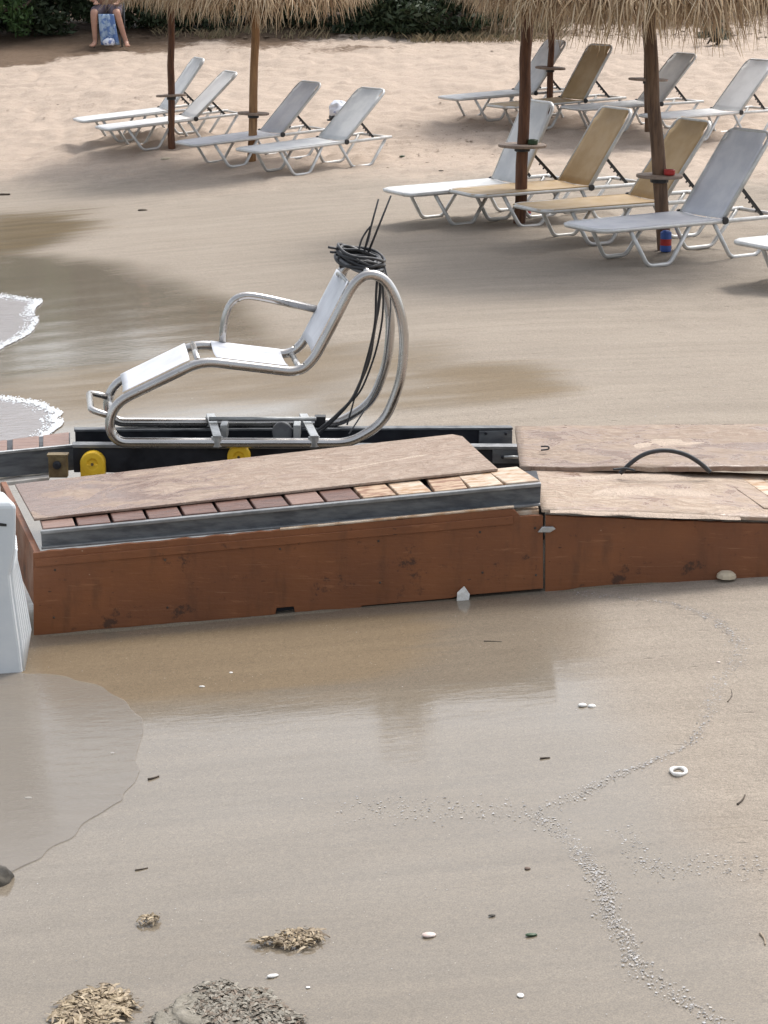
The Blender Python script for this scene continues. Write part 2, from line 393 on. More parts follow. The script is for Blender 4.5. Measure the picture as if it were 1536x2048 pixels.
# ------------------------------------------------------------------ mesh builder
class MB:
    def __init__(s): s.v = []; s.f = []; s.sm = []
    def add(s, vs, fs, smooth=False):
        o = len(s.v)
        s.v += [tuple(x) for x in vs]
        s.f += [tuple(i + o for i in f) for f in fs]
        s.sm += [smooth] * len(fs)
        return s
    def hexa(s, p):   # p: 4 bottom (ccw from above) + 4 top
        return s.add(p, [(3, 2, 1, 0), (4, 5, 6, 7), (0, 1, 5, 4), (1, 2, 6, 5), (2, 3, 7, 6), (3, 0, 4, 7)])
    def box(s, a, b):
        x0, y0, z0 = a; x1, y1, z1 = b
        return s.hexa([(x0, y0, z0), (x1, y0, z0), (x1, y1, z0), (x0, y1, z0), (x0, y0, z1), (x1, y0, z1), (x1, y1, z1), (x0, y1, z1)])
    def bar(s, a, b, wd, ht, up=(0, 0, 1)):
        a = Vector(a); b = Vector(b); d = (b - a).normalized(); u = Vector(up)
        sd_ = d.cross(u).normalized(); u = sd_.cross(d)
        q = lambda p, i, j: p + sd_ * (wd / 2 * i) + u * (ht / 2 * j)
        return s.hexa([q(a, 1, -1), q(b, 1, -1), q(b, -1, -1), q(a, -1, -1), q(a, 1, 1), q(b, 1, 1), q(b, -1, 1), q(a, -1, 1)])
    def tube(s, path, r, n=10, closed=False, caps=True):
        path = [Vector(p) for p in path]; k = len(path)
        rs = r if hasattr(r, '__len__') else [r] * k
        vs = []; fs = []; N = None
        for i in range(k):
            if closed: d = path[(i + 1) % k] - path[i - 1]
            else: d = path[min(i + 1, k - 1)] - path[max(i - 1, 0)]
            d = d.normalized() if d.length > 1e-9 else Vector((0, 0, 1))
            if N is None:
                ref = Vector((0, 0, 1)) if abs(d.z) < 0.9 else Vector((0, 1, 0))
                N = (ref - d * ref.dot(d)).normalized()
            else:
                N = N - d * N.dot(d)
                N = N.normalized() if N.length > 1e-6 else d.orthogonal().normalized()
            B = d.cross(N)
            for j in range(n):
                a = 2 * math.pi * j / n
                vs.append(path[i] + (N * math.cos(a) + B * math.sin(a)) * rs[i])
        for i in range(k if closed else k - 1):
            for j in range(n):
                a, b = i * n + j, i * n + (j + 1) % n
                c, d = ((i + 1) % k) * n + (j + 1) % n, ((i + 1) % k) * n + j
                fs.append((a, b, c, d))
        s.add(vs, fs, True)
        if caps and not closed:
            o = len(s.v) - k * n
            s.f.append(tuple(o + j for j in reversed(range(n)))); s.sm.append(False)
            s.f.append(tuple(o + (k - 1) * n + j for j in range(n))); s.sm.append(False)
        return s
    def lathe(s, c, prof, n=24, axis='Z'):
        c = Vector(c); vs = []; fs = []
        for (r, h) in prof:
            for j in range(n):
                a = 2 * math.pi * j / n
                if axis == 'Z': vs.append(c + Vector((r * math.cos(a), r * math.sin(a), h)))
                else: vs.append(c + Vector((r * math.cos(a), -h, r * math.sin(a))))
        for i in range(len(prof) - 1):
            for j in range(n):
                fs.append((i * n + j, i * n + (j + 1) % n, (i + 1) * n + (j + 1) % n, (i + 1) * n + j))
        fs.append(tuple(reversed(range(n)))); fs.append(tuple((len(prof) - 1) * n + j for j in range(n)))
        return s.add(vs, fs, False)
    def prism(s, pts, d):
        """closed polygon pts (3D) extruded by vector d"""
        n = len(pts); d = Vector(d)
        vs = [Vector(p) for p in pts] + [Vector(p) + d for p in pts]
        return s.add(vs, [tuple(reversed(range(n))), tuple(range(n, 2 * n))] + [(i, (i + 1) % n, (i + 1) % n + n, i + n) for i in range(n)])
    def sheet(s, rows, th, up=Vector((0, 0, 1)), smooth=True):
        """grid of points turned into a thin closed sheet"""
        a, b = len(rows), len(rows[0]); vs = []
        for k in (0, 1):
            for r_ in rows:
                for p in r_: vs.append(Vector(p) - up * (th * k))
        fs = []; o = a * b
        for i in range(a - 1):
            for j in range(b - 1):
                q = (i * b + j, i * b + j + 1, (i + 1) * b + j + 1, (i + 1) * b + j)
                fs.append(q); fs.append(tuple(x + o for x in reversed(q)))
        ring = [j for j in range(b)] + [i * b + b - 1 for i in range(1, a)] + [(a - 1) * b + j for j in range(b - 2, -1, -1)] + [i * b for i in range(a - 2, 0, -1)]
        for i in range(len(ring)):
            x, y = ring[i], ring[(i + 1) % len(ring)]
            fs.append((x, x + o, y + o, y))
        s.add(vs, fs, smooth)
        for i in range(1, len(ring) + 1): s.sm[-i] = False
        return s
    def build(s, name, mat, parent=None, world=True, bevel=0.0, label=None):
        org = Vector((0, 0, 0)); p = parent
        if world:
            while p is not None: org += p.location; p = p.parent
        me = bpy.data.meshes.new(name)
        me.from_pydata([(x - org.x, y - org.y, z - org.z) for x, y, z in s.v], [], s.f)
        me.polygons.foreach_set('use_smooth', s.sm)
        me.materials.append(M[mat] if isinstance(mat, str) else mat)
        me.update()
        bm = bmesh.new(); bm.from_mesh(me); bmesh.ops.recalc_face_normals(bm, faces=bm.faces); bm.to_mesh(me); bm.free()
        o = bpy.data.objects.new(name, me); COL.objects.link(o)
        if parent: o.parent = parent
        if bevel:
            b = o.modifiers.new('bevel', 'BEVEL'); b.width = bevel; b.segments = 2; b.limit_method = 'ANGLE'; b.angle_limit = R(40)
        if label: o['label'] = label
        return o

def fast_mesh(name, V, F, mat, parent=None, smooth=False):
    """numpy quads/tris straight into a mesh"""
    me = bpy.data.meshes.new(name)
    V = np.asarray(V, np.float32); F = np.asarray(F, np.int32)
    k = F.shape[1]
    me.vertices.add(len(V)); me.vertices.foreach_set('co', V.ravel())
    me.loops.add(F.size); me.loops.foreach_set('vertex_index', F.ravel())
    me.polygons.add(len(F)); me.polygons.foreach_set('loop_start', np.arange(0, F.size, k, dtype=np.int32))
    me.polygons.foreach_set('use_smooth', np.full(len(F), smooth))
    me.materials.append(M[mat]); me.update(calc_edges=True)
    o = bpy.data.objects.new(name, me); COL.objects.link(o)
    if parent: o.parent = parent
    return o

def tag(o, label=None, cat=None, group=None, kind=None):
    if label: o['label'] = label
    if cat: o['category'] = cat
    if group: o['group'] = group
    if kind: o['kind'] = kind
    return o
def empty(name, loc, rz=0.0):
    o = bpy.data.objects.new(name, None); o.empty_display_size = 0.2
    COL.objects.link(o); o.location = loc; o.rotation_euler = (0, 0, rz); return o

def smooth_path(pts, it=3, closed=False):
    pts = [Vector(p) for p in pts]
    for _ in range(it):
        q = []
        n = len(pts)
        if not closed: q.append(pts[0])
        for i in range(n if closed else n - 1):
            a, b = pts[i], pts[(i + 1) % n]
            q += [a * 0.75 + b * 0.25, a * 0.25 + b * 0.75]
        if not closed: q.append(pts[-1])
        pts = q
    return pts
def fillet(pts, rad, closed=False, seg=6):
    """round the corners of a polyline with arcs-like quadratic curves"""
    pts = [Vector(p) for p in pts]; n = len(pts); out = []
    for i in range(n):
        if not closed and i in (0, n - 1): out.append(pts[i]); continue
        a, b, c = pts[i - 1], pts[i], pts[(i + 1) % n]
        r_ = rad[i] if hasattr(rad, '__len__') else rad
        la, lc = (a - b).length, (c - b).length
        p0 = b + (a - b) * min(r_ / la, 0.49); p2 = b + (c - b) * min(r_ / lc, 0.49)
        for k in range(seg + 1):
            t = k / seg
            out.append(p0 * (1 - t) ** 2 + b * 2 * t * (1 - t) + p2 * t * t)
    return out

# ------------------------------------------------------------------ the beach
def make_ground():
    xs = np.concatenate([-np.geomspace(300, 9.2, 28), np.arange(-9, 10.01, 0.065), np.geomspace(10.3, 300, 28)])
    ys = np.concatenate([np.linspace(-60, 3.5, 16), np.arange(3.8, 12, 0.05), np.arange(12, 46, 0.075), np.geomspace(46.4, 500, 30)])
    X, Y = np.meshgrid(xs, ys)
    n = shore_n(X, Y)
    Z = terr(X, Y)
    nz = fbm(X * 0.6, Y * 0.25, 4, 3) - 0.47
    dry = np.clip((Y - 22.5) / 8 + (n - 4.5) * 0.07 + nz * 0.9, 0, 1)
    dry = np.where(Y < 16, 0, dry)
    wn = n + nz * 1.6 + 0.25 * (fbm(X * 2, Y * 0.8, 3, 9) - 0.45)
    wet = 1 - sst(1.2, 2.9, wn + np.clip(Y - 15.0, 0, 12) * 0.36)
    film = 1 - sst(1.9, 3.6, wn + np.clip(Y - 15.5, 0, 12) * 0.34)
    def patch(px, py, rx, ry, e):
        g = G(px, py); ww = 0.35 * (fbm(X * 0.9, Y * 2.2, 4, 47) - 0.47)
        return np.exp(-(np.abs((X - g.x) / rx + ww) ** e) - np.abs((Y - g.y) / ry + ww) ** e)
    tree_refl_tint = 1.3 * patch(-40, 472, 1.25, 2.0, 2)  # mask for the dark tree reflection put into the sand colour
    refl_wet_tint = np.maximum(1.1 * patch(420, 1325, 0.98, 0.47, 4), 0.8 * np.maximum(patch(400, 765, 1.9, 1.15, 4), patch(850, 775, 1.0, 0.75, 4)))  # first patch paints in ramp's reflection; others brown the sand behind the chair
    wet = np.clip(np.maximum(wet, np.maximum(tree_refl_tint, refl_wet_tint)), 0, 1)
    film = np.clip(np.maximum(film - 0.35 * refl_wet_tint * (Y > 11), tree_refl_tint), 0, 1)
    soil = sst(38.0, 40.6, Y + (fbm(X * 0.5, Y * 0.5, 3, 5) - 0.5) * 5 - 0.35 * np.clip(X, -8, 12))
    # footprints and ruts in the loose sand, faint swash steps in the wet sand
    loose = np.clip(dry + 0.42 * sst(3.0, 4.5, n) * (Y > 15.5), 0, 1) * (1 - soil * 0.5) * (1 - 0.9 * np.clip(film + tree_refl_tint, 0, 1))
    b = vnoise(X * 3.1, Y * 3.1, 21); b2 = vnoise(X * 6.5 + 3, Y * 6.5, 22); b3 = vnoise(X * 1.2, Y * 1.2, 23)
    rut = np.abs(b - 0.5) * 2; rut2 = np.abs(b2 - 0.5) * 2
    rut3 = np.abs(vnoise(X * 11, Y * 8, 25) - 0.5) * 2
    Z = Z + loose * (0.065 * (rut - 0.5) + 0.04 * (rut2 - 0.5) + 0.018 * (rut3 - 0.5) + 0.05 * (b3 - 0.5))
    Z = Z + (1 - loose) * 0.006 * (fbm(X * 1.5, Y * 3, 3, 30) - 0.45)
    V = np.stack([X, Y, Z], -1).reshape(-1, 3)
    a, c = X.shape
    I = np.arange(a * c).reshape(a, c)
    F = np.stack([I[:-1, :-1], I[:-1, 1:], I[1:, 1:], I[1:, :-1]], -1).reshape(-1, 4)
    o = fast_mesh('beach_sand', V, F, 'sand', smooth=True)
    for nm, arr in (('wet', wet), ('dry', dry), ('film', film), ('soil', soil), ('tree_refl_tint', tree_refl_tint), ('refl_wet_tint', refl_wet_tint)):
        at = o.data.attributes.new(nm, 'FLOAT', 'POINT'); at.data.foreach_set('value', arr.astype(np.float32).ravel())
    tag(o, kind='structure')
make_ground()

m_ = MB(); m_.add([(-600, -80, -0.14), (2, -80, -0.14), (2, 600, -0.14), (-600, 600, -0.14)], [(0, 1, 2, 3)])
tag(m_.build('sea_water', 'sea'), kind='structure')

def swash(pts, foam_w, foam_part, seed, mat='water_film'):
    """thin run-up of water lying on the sand inside an outline of ground pixels, with a foam rim"""
    rnd = np.random.default_rng(seed)
    P2 = [G(x, y) for x, y in pts]
    edge = smooth_path([Vector((p.x, p.y, 0)) for p in P2], 3)
    # jitter the edge
    E = np.array([(p.x, p.y) for p in edge])
    k = np.arange(len(E))
    E[:, 0] += 0.035 * (vnoise(k * 0.3, k * 0 + seed, seed) - 0.5); E[:, 1] += 0.02 * (vnoise(k * 0.45, k * 0 + seed + 9, seed + 1) - 0.5)
    xl = -7.0
    rows = []
    for t in np.linspace(0, 1, 26) ** 0.8:
        rows.append([onT(x * (1 - t) + xl * t, y, 0.003 + 0.010 * min(1, t * 12)) for x, y in E])
    m = MB(); a, b = len(rows), len(E)
    m.add([p for r_ in rows for p in r_], [(i * b + j, i * b + j + 1, (i + 1) * b + j + 1, (i + 1) * b + j) for i in range(a - 1) for j in range(b - 1)], True)
    tag(m.build('swash_water', mat), kind='structure')
    if foam_w:
        V = []; F = []
        lo, hi = foam_part
        for i in range(int(len(E) * lo), int(len(E) * hi) - 1):
            if vnoise(i * 0.35, 2.5, seed) < 0.15: continue
            for _ in range(int(10 + 70 * vnoise(i * 0.22, 6.5, seed))):
                t = rnd.random()
                x = E[i, 0] * (1 - t) + E[i + 1, 0] * t - (abs(rnd.normal(0, foam_w)) if rnd.random() < 0.8 else rnd.uniform(0, 0.12)) ; y = E[i, 1] * (1 - t) + E[i + 1, 1] * t + rnd.normal(0, foam_w * 1.2)
                r_ = rnd.uniform(0.25, 1.0) * min(0.009, 1.6 * foam_w); z = ter1(x, y) + 0.008
                o = len(V)
                for q in range(6):
                    an = q * math.pi / 3 + rnd.random()
                    V.append((x + r_ * math.cos(an), y + r_ * 1.5 * math.sin(an), z))
                V.append((x, y, z + r_ * 0.6))
                for q in range(6): F.append((o + q, o + (q + 1) % 6, o + 6))
        tag(fast_mesh('foam', V, F, 'foam', smooth=True), kind='stuff', label='white foam along the edge of the run-up')
swash([(-60, 588), (10, 590), (60, 600), (92, 603), (62, 618), (80, 645), (60, 668), (20, 690), (-40, 715)], 0.035, (0.1, 0.95), 3, 'water_pale')
swash([(-60, 792), (20, 796), (80, 808), (132, 826), (112, 838), (128, 850), (100, 866), (60, 900), (0, 930)], 0.026, (0.1, 0.8), 5, 'water_pale')
swash([(-60, 1340), (40, 1346), (130, 1352), (205, 1372), (262, 1418), (302, 1452), (272, 1530), (262, 1585), (205, 1625), (110, 1695), (60, 1735), (-60, 1775)], 0.0, (0.1, 0.9), 8)

# ------------------------------------------------------------------ brown ramp box with decking
A0 = G(75, 1270); A1 = G(1090, 1183)
ADIR = Vector((A1.x - A0.x, A1.y - A0.y, 0)).normalized()
ANRM = Vector((ADIR.y, -ADIR.x, 0))                 # towards the camera
if ANRM.y > 0: ANRM = -ANRM
BACK = -ANRM
def face(px, py, off=0.0): return PV(px, py, A0 + BACK * off, ANRM)

def side_panel(name, top, bot, parent, th=0.022, jit=0.004, seed=1, notches=(), label=None):
    """upright board given by pixel outlines of its top and bottom edges, ragged along the top"""
    rnd = np.random.default_rng(seed)
    N = 90
    def at(line, x):
        for (x0, y0), (x1, y1) in zip(line[:-1], line[1:]):
            if x <= x1 or (x1, y1) == line[-1]: return y0 + (y1 - y0) * (x - x0) / (x1 - x0)
    x0, x1 = top[0][0], top[-1][0]
    f1 = []; f2 = []
    for i in range(N + 1):
        x = x0 + (x1 - x0) * i / N
        a = face(x, at(top, x)); b = face(x, at(bot, x)); b.z -= 0.09
        for (na, nb, nh) in notches:
            if na <= x <= nb: b.z += 0.09 + nh
        a.z += jit * (vnoise(i * 0.6, seed * 3.0, seed) - 0.5) * 2
        f1.append(a); f2.append(b)
    m = MB()
    vs = f1 + f2 + [p + BACK * th for p in f1] + [p + BACK * th for p in f2]
    k = N + 1; fs = []
    for i in range(N):
        fs += [(i, k + i, k + i + 1, i + 1), (2 * k + i, 2 * k + i + 1, 3 * k + i + 1, 3 * k + i), (i, i + 1, 2 * k + i + 1, 2 * k + i), (k + i, 3 * k + i, 3 * k + i + 1, k + i + 1)]
    fs += [(0, 2 * k, 3 * k, k), (N, k + N, 3 * k + N, 2 * k + N)]
    m.add(vs, fs)
    return m.build(name, 'brown_paint', parent, bevel=0.002, label=label)

ramp = empty('access_ramp_box', A0.copy())
tag(ramp, 'long brown painted plywood ramp box with grey rail and sandy sheet on top', 'ramp')
side_panel('front_panel', [(66, 1106), (300, 1084), (620, 1055), (1028, 1016), (1032, 1034), (1086, 1030)], [(75, 1270), (1088, 1183)], ramp, seed=4, notches=((546, 590, 0.03), (715, 905, 0.006), (905, 1100, 0.014)))
for (x, y) in ((110, 1140), (108, 1235), (330, 1120), (335, 1215), (560, 1098), (757, 1082), (760, 1165), (960, 1064), (965, 1145), (1070, 1056), (1072, 1150)):
    q = face(x, y, -0.001); m = MB(); m.lathe(q, [(0.0055, 0), (0.0055, 0.002), (0.002, 0.003)], 8, 'Y'); m.build('screw', 'twig', ramp)
# pale raw edge lip along the top and a thin routed batten below it
def face_bar(name, pa, pb, wd, ht, mat, parent, off=0.0, bevel=0.002):
    m = MB(); m.bar(face(*pa, off), face(*pb, off), wd, ht); return m.build(name, mat, parent, bevel=bevel)
face_bar('batten', (70, 1126), (1026, 1040), 0.010, 0.036, 'brown_paint', ramp, -0.004)
face_bar('edge_strip', (560, 1058), (1028, 1013), 0.026, 0.008, 'board_pale', ramp, 0.012)
# left end board running back
L0 = face(66, 1106); L1 = PV(6, 962, A0 + BACK * 1.05, ANRM)
m = MB(); m.bar(L0 + Vector((0.016, 0, -0.14)) + BACK * 0.024, L1 + Vector((0.0, 0, -0.14)), 0.03, 0.28); m.build('end_board', 'brown_paint', ramp, bevel=0.004)
# aluminium channel
CH = 0.065
c0t, c1t = face(82, 1064, CH), face(1082, 968, CH)
c0b, c1b = face(84, 1097, CH), face(1080, 1010, CH)
m = MB()
m.hexa([c0b, c1b, c1b + BACK * 0.012, c0b + BACK * 0.012, c0t, c1t, c1t + BACK * 0.012, c0t + BACK * 0.012])
m.build('channel_web', 'alu_dark', ramp)
m = MB(); m.bar(c0t - BACK * 0.004, c1t - BACK * 0.004, 0.03, 0.016); m.build('top_flange', 'alu_mid', ramp, bevel=0.003)
m = MB(); m.bar(c0b - BACK * 0.006 + Vector((0, 0, 0.006)), c1b - BACK * 0.006 + Vector((0, 0, 0.006)), 0.03, 0.012); m.build('bottom_flange', 'alu_mid', ramp, bevel=0.003)
# boards: ends of the decking that show in front of the sheet
S0, S1 = c0t + Vector((0, 0, 0.013)), c1t + Vector((0, 0, 0.013))
NB = 14
cols = ['board_pink', 'board_dark', 'board_dark', 'board_dark', 'board_dark', 'board_dark', 'board_dark', 'board_pink', 'board_dark', 'board_tan', 'board_pale', 'board_tan', 'board_pale', 'board_pale']
for i in range(NB):
    a = S0.lerp(S1, (i + 0.045) / NB) + BACK * 0.014; b = S0.lerp(S1, (i + 0.955) / NB) + BACK * 0.014
    dz = Vector((0, 0, random.uniform(-0.002, 0.003)))
    dn = Vector((0, 0, -0.022)); bk = BACK * (0.9 if i < 11 else (0.62, 0.4, 0.3)[i - 11]) + ADIR * (-0.2 if i < 11 else -0.08) + Vector((0, 0, (-0.2 if i < 11 else -0.08) * (S1.z - S0.z) / (S1 - S0).dot(ADIR)))
    m = MB(); m.hexa([a + dn, b + dn, b + bk + dn, a + bk + dn, a + dz, b + dz, b + bk + dz, a + bk + dz])
    m.build('deck_board', cols[i], ramp, bevel=0.004)
jd = Vector((0, 0, -0.05))
m = MB(); q = [S0 + BACK * 0.02 + jd, S1 + BACK * 0.02 + jd, S1 + BACK * 0.3 + jd, S0 + BACK * 0.85 + jd]
m.hexa(q + [p + Vector((0, 0, 0.026)) for p in q]); m.build('gap_dark_fill', 'rail_black', ramp)  # black sheet added so the gaps between the boards read dark
q = [face(80, 1240, 0.05), face(1080, 1160, 0.05)]
m = MB(); m.hexa([q[0] + Vector((0, 0, -0.15)), q[1] + Vector((0, 0, -0.15)), q[1] + Vector((0, 0, -0.15)) + BACK * 0.02, q[0] + Vector((0, 0, -0.15)) + BACK * 0.02] + [p + Vector((0, 0, 0.12)) for p in (q[0], q[1], q[1] + BACK * 0.02, q[0] + BACK * 0.02)]); m.build('notch_dark_fill', 'rail_black', ramp)  # black board added inside so the notch in the panel looks dark
# sheet of plywood lying on the boards
def deckz(p):   # height of the board tops under a point
    t = (p - S0).dot(ADIR) / (S1 - S0).dot(ADIR)
    return S0.z + (S1.z - S0.z) * t
def on_deck(px, py, h):
    p = P(px, py, S0.z)
    for _ in range(8): p = P(px, py, deckz(p) + h)
    return p
poly = [on_deck(x, y, 0.016) for x, y in [(68, 1037), (300, 1012), (560, 984), (800, 958), (996, 937), (960, 905), (925, 872), (905, 868), (500, 914), (30, 968)]]
m = MB(); m.prism(poly, (0, 0, -0.0125)); ply = m.build('plywood_sheet', 'plywood', ramp, bevel=0.003)
# white step under the channel end
m = MB(); q0, q1 = face(1032, 1024, 0.03), face(1078, 1020, 0.03)
m.hexa([q0 + Vector((0, 0, -0.03)), q1 + Vector((0, 0, -0.03)), q1 + BACK * 0.12 + Vector((0, 0, -0.03)), q0 + BACK * 0.12 + Vector((0, 0, -0.03)), q0, q1, q1 + BACK * 0.12, q0 + BACK * 0.12])
m.build('packing_block', 'board_pale', ramp, bevel=0.003)

# right-hand ramp section
ramp2 = empty('beach_ramp_section', A1.copy())
tag(ramp2, 'sand-covered brown ramp section at the right tapering into the beach', 'ramp')
top2 = [(1091, 1031), (1300, 1040), (1545, 1048), (1700, 1053)]
side_panel('front_panel', top2, [(1093, 1182), (1300, 1164), (1545, 1142), (1700, 1125)], ramp2, seed=9, jit=0.002)
T0 = face(1080, 1026); zr = T0.z + 0.012
e0, e1 = face(1083, 1022), face(1700, 1045)
D = 0.86
m = MB()
rows = []
for i in range(13):
    r_ = []
    for j in range(41):
        p = e0.lerp(e1, j / 40) + BACK * (D * i / 12 - 0.004)
        p.z += 0.004 + 0.010 * fbm(p.x * 6, p.y * 9, 3, 7)
        r_.append(p)
    rows.append(r_)
m.sheet(rows, 0.013); m.build('plywood_sheet', 'plywood_sand', ramp2)
# uncovered decking boards at the right edge, crosswise
for i in range(3):
    a = e0.lerp(e1, 0.74 + i * 0.075) + BACK * 0.16; b = e0.lerp(e1, 0.74 + (i + 0.92) * 0.075) + BACK * 0.16
    a.z += 0.014; b.z += 0.014
    bk = BACK * 0.62 + ADIR * -0.12; dn = Vector((0, 0, -0.012))
    m = MB(); m.hexa([a + dn, b + dn, b + bk + dn, a + bk + dn, a, b, b + bk, a + bk])
    m.build('deck_board', 'board_pale' if i else 'plywood_sand', ramp2, bevel=0.003)

# sheet at the far side of the slot
fz = e0.z + 0.02
n0, n1, n2, n3 = P(1040, 936, fz), P(1720, 936, fz), P(1720, 848, fz), P(1030, 854, fz)
fd = empty('far_deck_sheet', (n0.x, n0.y, 0.2))
tag(fd, 'pale sandy plywood deck behind the black hose arch', 'deck')
rows = []
for i in range(17):
    rows.append([n0.lerp(n1, j / 40).lerp(n3.lerp(n2, j / 40), i / 16) + Vector((0, 0, 0.012 * fbm(j * 0.5, i * 0.6, 3, 17))) for j in range(41)])
m = MB(); m.sheet(rows, 0.022); m.build('plywood_sheet', 'plywood_red', fd)
for (xa, xb) in ((n0.x + 0.05, n0.x + 0.13), (n0.x + 0.75, n0.x + 0.83)):
    for ya in (n0.y + 0.1, n3.y - 0.2):
        m = MB(); m.box((xa, ya, -0.05), (xb, ya + 0.08, fz - 0.021)); m.build('support_post', 'alu_dark', fd)

def drift(pts, wid, hgt, seed, parent_kind='sand', lift=0.0):
    """low ragged bank of loose sand along a line of points"""
    L = []
    for a, b in zip(pts[:-1], pts[1:]):
        n_ = max(2, int((b - a).length / 0.03)); L += [a.lerp(b, i / n_) for i in range(n_)]
    L.append(pts[-1]); rows = []
    for i, p in enumerate(L):
        d = (L[min(i + 1, len(L) - 1)] - L[max(i - 1, 0)]); d.z = 0; d.normalize(); sd_ = Vector((-d.y, d.x, 0))
        k = 0.25 + 1.2 * vnoise(i * 0.12, 0.5, seed) ** 1.5; e = min(1, i / 4, (len(L) - 1 - i) / 4)
        r_ = []
        for j in range(9):
            t = j / 4 - 1
            r_.append(p + sd_ * (t * wid * k * (0.7 + 0.6 * vnoise(i * 0.3, j * 0.7, seed + 2))) + Vector((0, 0, lift - 0.006 + (hgt * k * e + 0.004) * max(0, 1 - t * t) * (0.75 + 0.5 * vnoise(i * 0.5, j * 0.5, seed + 4)))))
        rows.append(r_)
    m = MB(); a, b = len(rows), 9
    m.add([q for r_ in rows for q in r_], [(i * b + j, i * b + j + 1, (i + 1) * b + j + 1, (i + 1) * b + j) for i in range(a - 1) for j in range(b - 1)], True)
    o = m.build('loose_sand', 'sand'); tag(o, kind='stuff')
    for nm, v_ in (('wet', 0.0 if parent_kind == 'dry' else 0.75), ('dry', 0.8 if parent_kind == 'dry' else 0), ('film', 0.0), ('soil', 0), ('tree_refl_tint', 0), ('refl_wet_tint', 0)):
        at = o.data.attributes.new(nm, 'FLOAT', 'POINT'); at.data.foreach_set('value', np.full(len(o.data.vertices), v_, np.float32))
drift([G(70, 1273), G(300, 1254), G(545, 1232), G(700, 1218)], 0.035, 0.012, 5)
drift([G(1100, 1184), G(1300, 1166), G(1560, 1143)], 0.04, 0.016, 6)
def near_deck(px, py, h=0.0):
    p = P(px, py, e0.z)
    for _ in range(6): p = P(px, py, e0.z + (e1.z - e0.z) * (p - e0).dot(ADIR) / (e1 - e0).dot(ADIR) + 0.009 + h)
    return p
drift([near_deck(1110, 958), near_deck(1240, 952), near_deck(1380, 950)], 0.10, 0.009, 7, 'dry')
drift([near_deck(1100, 1020), near_deck(1250, 1026), near_deck(1480, 1034)], 0.05, 0.006, 8, 'dry')
drift([near_deck(1160, 990), near_deck(1300, 980), near_deck(1420, 990)], 0.13, 0.007, 9, 'dry')
drift([P(1150, 905, fz), P(1350, 885, fz), P(1530, 893, fz)], 0.16, 0.010, 10, 'dry')
drift([on_deck(640, 950, 0.017), on_deck(760, 925, 0.017), on_deck(880, 905, 0.017)], 0.10, 0.006, 11, 'dry')

# ------------------------------------------------------------------ chair frame plane and track rails
CROT = R(8.0)
CB = P(465, 885, 0.505)                              # middle of the near lower tube
CDIR = Vector((math.cos(CROT), math.sin(CROT), 0)); CN = Vector((math.sin(CROT), -math.cos(CROT), 0))
CBK = -CN
CW = 0.50
def near(px, py): return PV(px, py, CB, CN)
def far(px, py): return PV(px, py, CB + CBK * CW, CN)

track = empty('chair_track', (CB.x, CB.y, 0.0))
tag(track, 'black steel rails under the silver chair with yellow bumpers bolted between', 'track')
def rail(name, pa, pb, pc, depth, mat, th=0.05, plane=far, bevel=0.003):
    """rail from pixel pa to pb along its top edge, pc = pixel height of its lower edge at pa"""
    a, b, c = plane(*pa), plane(*pb), plane(pa[0], pc)
    h = a.z - c.z
    dn = Vector((0, 0, -h)); k = CBK * th
    m = MB(); m.hexa([a + dn, b + dn, b + k + dn, a + k + dn, a, b, b + k, a + k]); return m.build(name, mat, track, bevel=bevel)
def midp(off):
    return lambda px, py: PV(px, py, CB + CBK * off, CN)
rail('far_rail', (150, 862), (1024, 858), 905, 0, 'rail_black', 0.04, midp(0.46))
rail('far_rail_lip', (148, 859), (1026, 855), 864, 0, 'alu_dark', 0.06, midp(0.45))
rail('near_rail', (146, 893), (1054, 899), 945, 0, 'rail_black', 0.045, midp(0.06))
rail('near_rail_lip', (145, 889), (1056, 893), 896, 0, 'alu_mid', 0.07, midp(0.045))
rail('floor_plate', (160, 922), (1040, 925), 930, 0, 'rail_black', 0.40, midp(0.108))
# grey end fitting with a latch and bolts at the right
rail('end_plate', (958, 862), (1025, 861), 893, 0, 'alu_dark', 0.012, midp(0.445))
rail('latch_plate', (985, 900), (1056, 900), 927, 0, 'alu_dark', 0.010, midp(0.047))
for (x, y, o_) in ((972, 866, 0.443), (1012, 867, 0.443), (1005, 914, 0.045), (1044, 914, 0.045)):
    c = midp(o_)(x, y); m = MB(); m.lathe(c, [(0.009, 0), (0.009, 0.008), (0.005, 0.011)], 8, 'Y'); m.build('bolt', 'rail_black', track)
m = MB(); m.tube([midp(0.03)(1008, 914), midp(0.03)(1040, 914)], 0.009, 10); m.build('latch_bar', 'aluminium', track)
# yellow rollers
for (x, y, rx, o_) in ((186, 926, 0.064, 0.0), (478, 912, 0.06, 0.0)):
    c = midp(0.03 + o_)(x, y)
    m = MB(); pr = [(0.03, -0.028), (0.058, -0.028), (rx, -0.02), (rx, 0.02), (0.058, 0.028), (0.03, 0.028), (0.022, 0.02)]
    m.lathe(c, pr, 28, 'Y')
    bl = m.build('bumper', 'yellow_plastic', track, bevel=0.003, label='rounded yellow plastic bumper')
    m = MB(); m.box((c.x - rx * 0.98, c.y - 0.027, c.z - 0.10), (c.x + rx * 0.98, c.y + 0.027, c.z)); m.build('bumper_foot', 'yellow_plastic', bl, bevel=0.006)
    m = MB(); m.lathe(c + Vector((0, -0.029, 0)), [(0.008, 0), (0.008, 0.006)], 8, 'Y'); m.build('bolt', 'brass', bl)

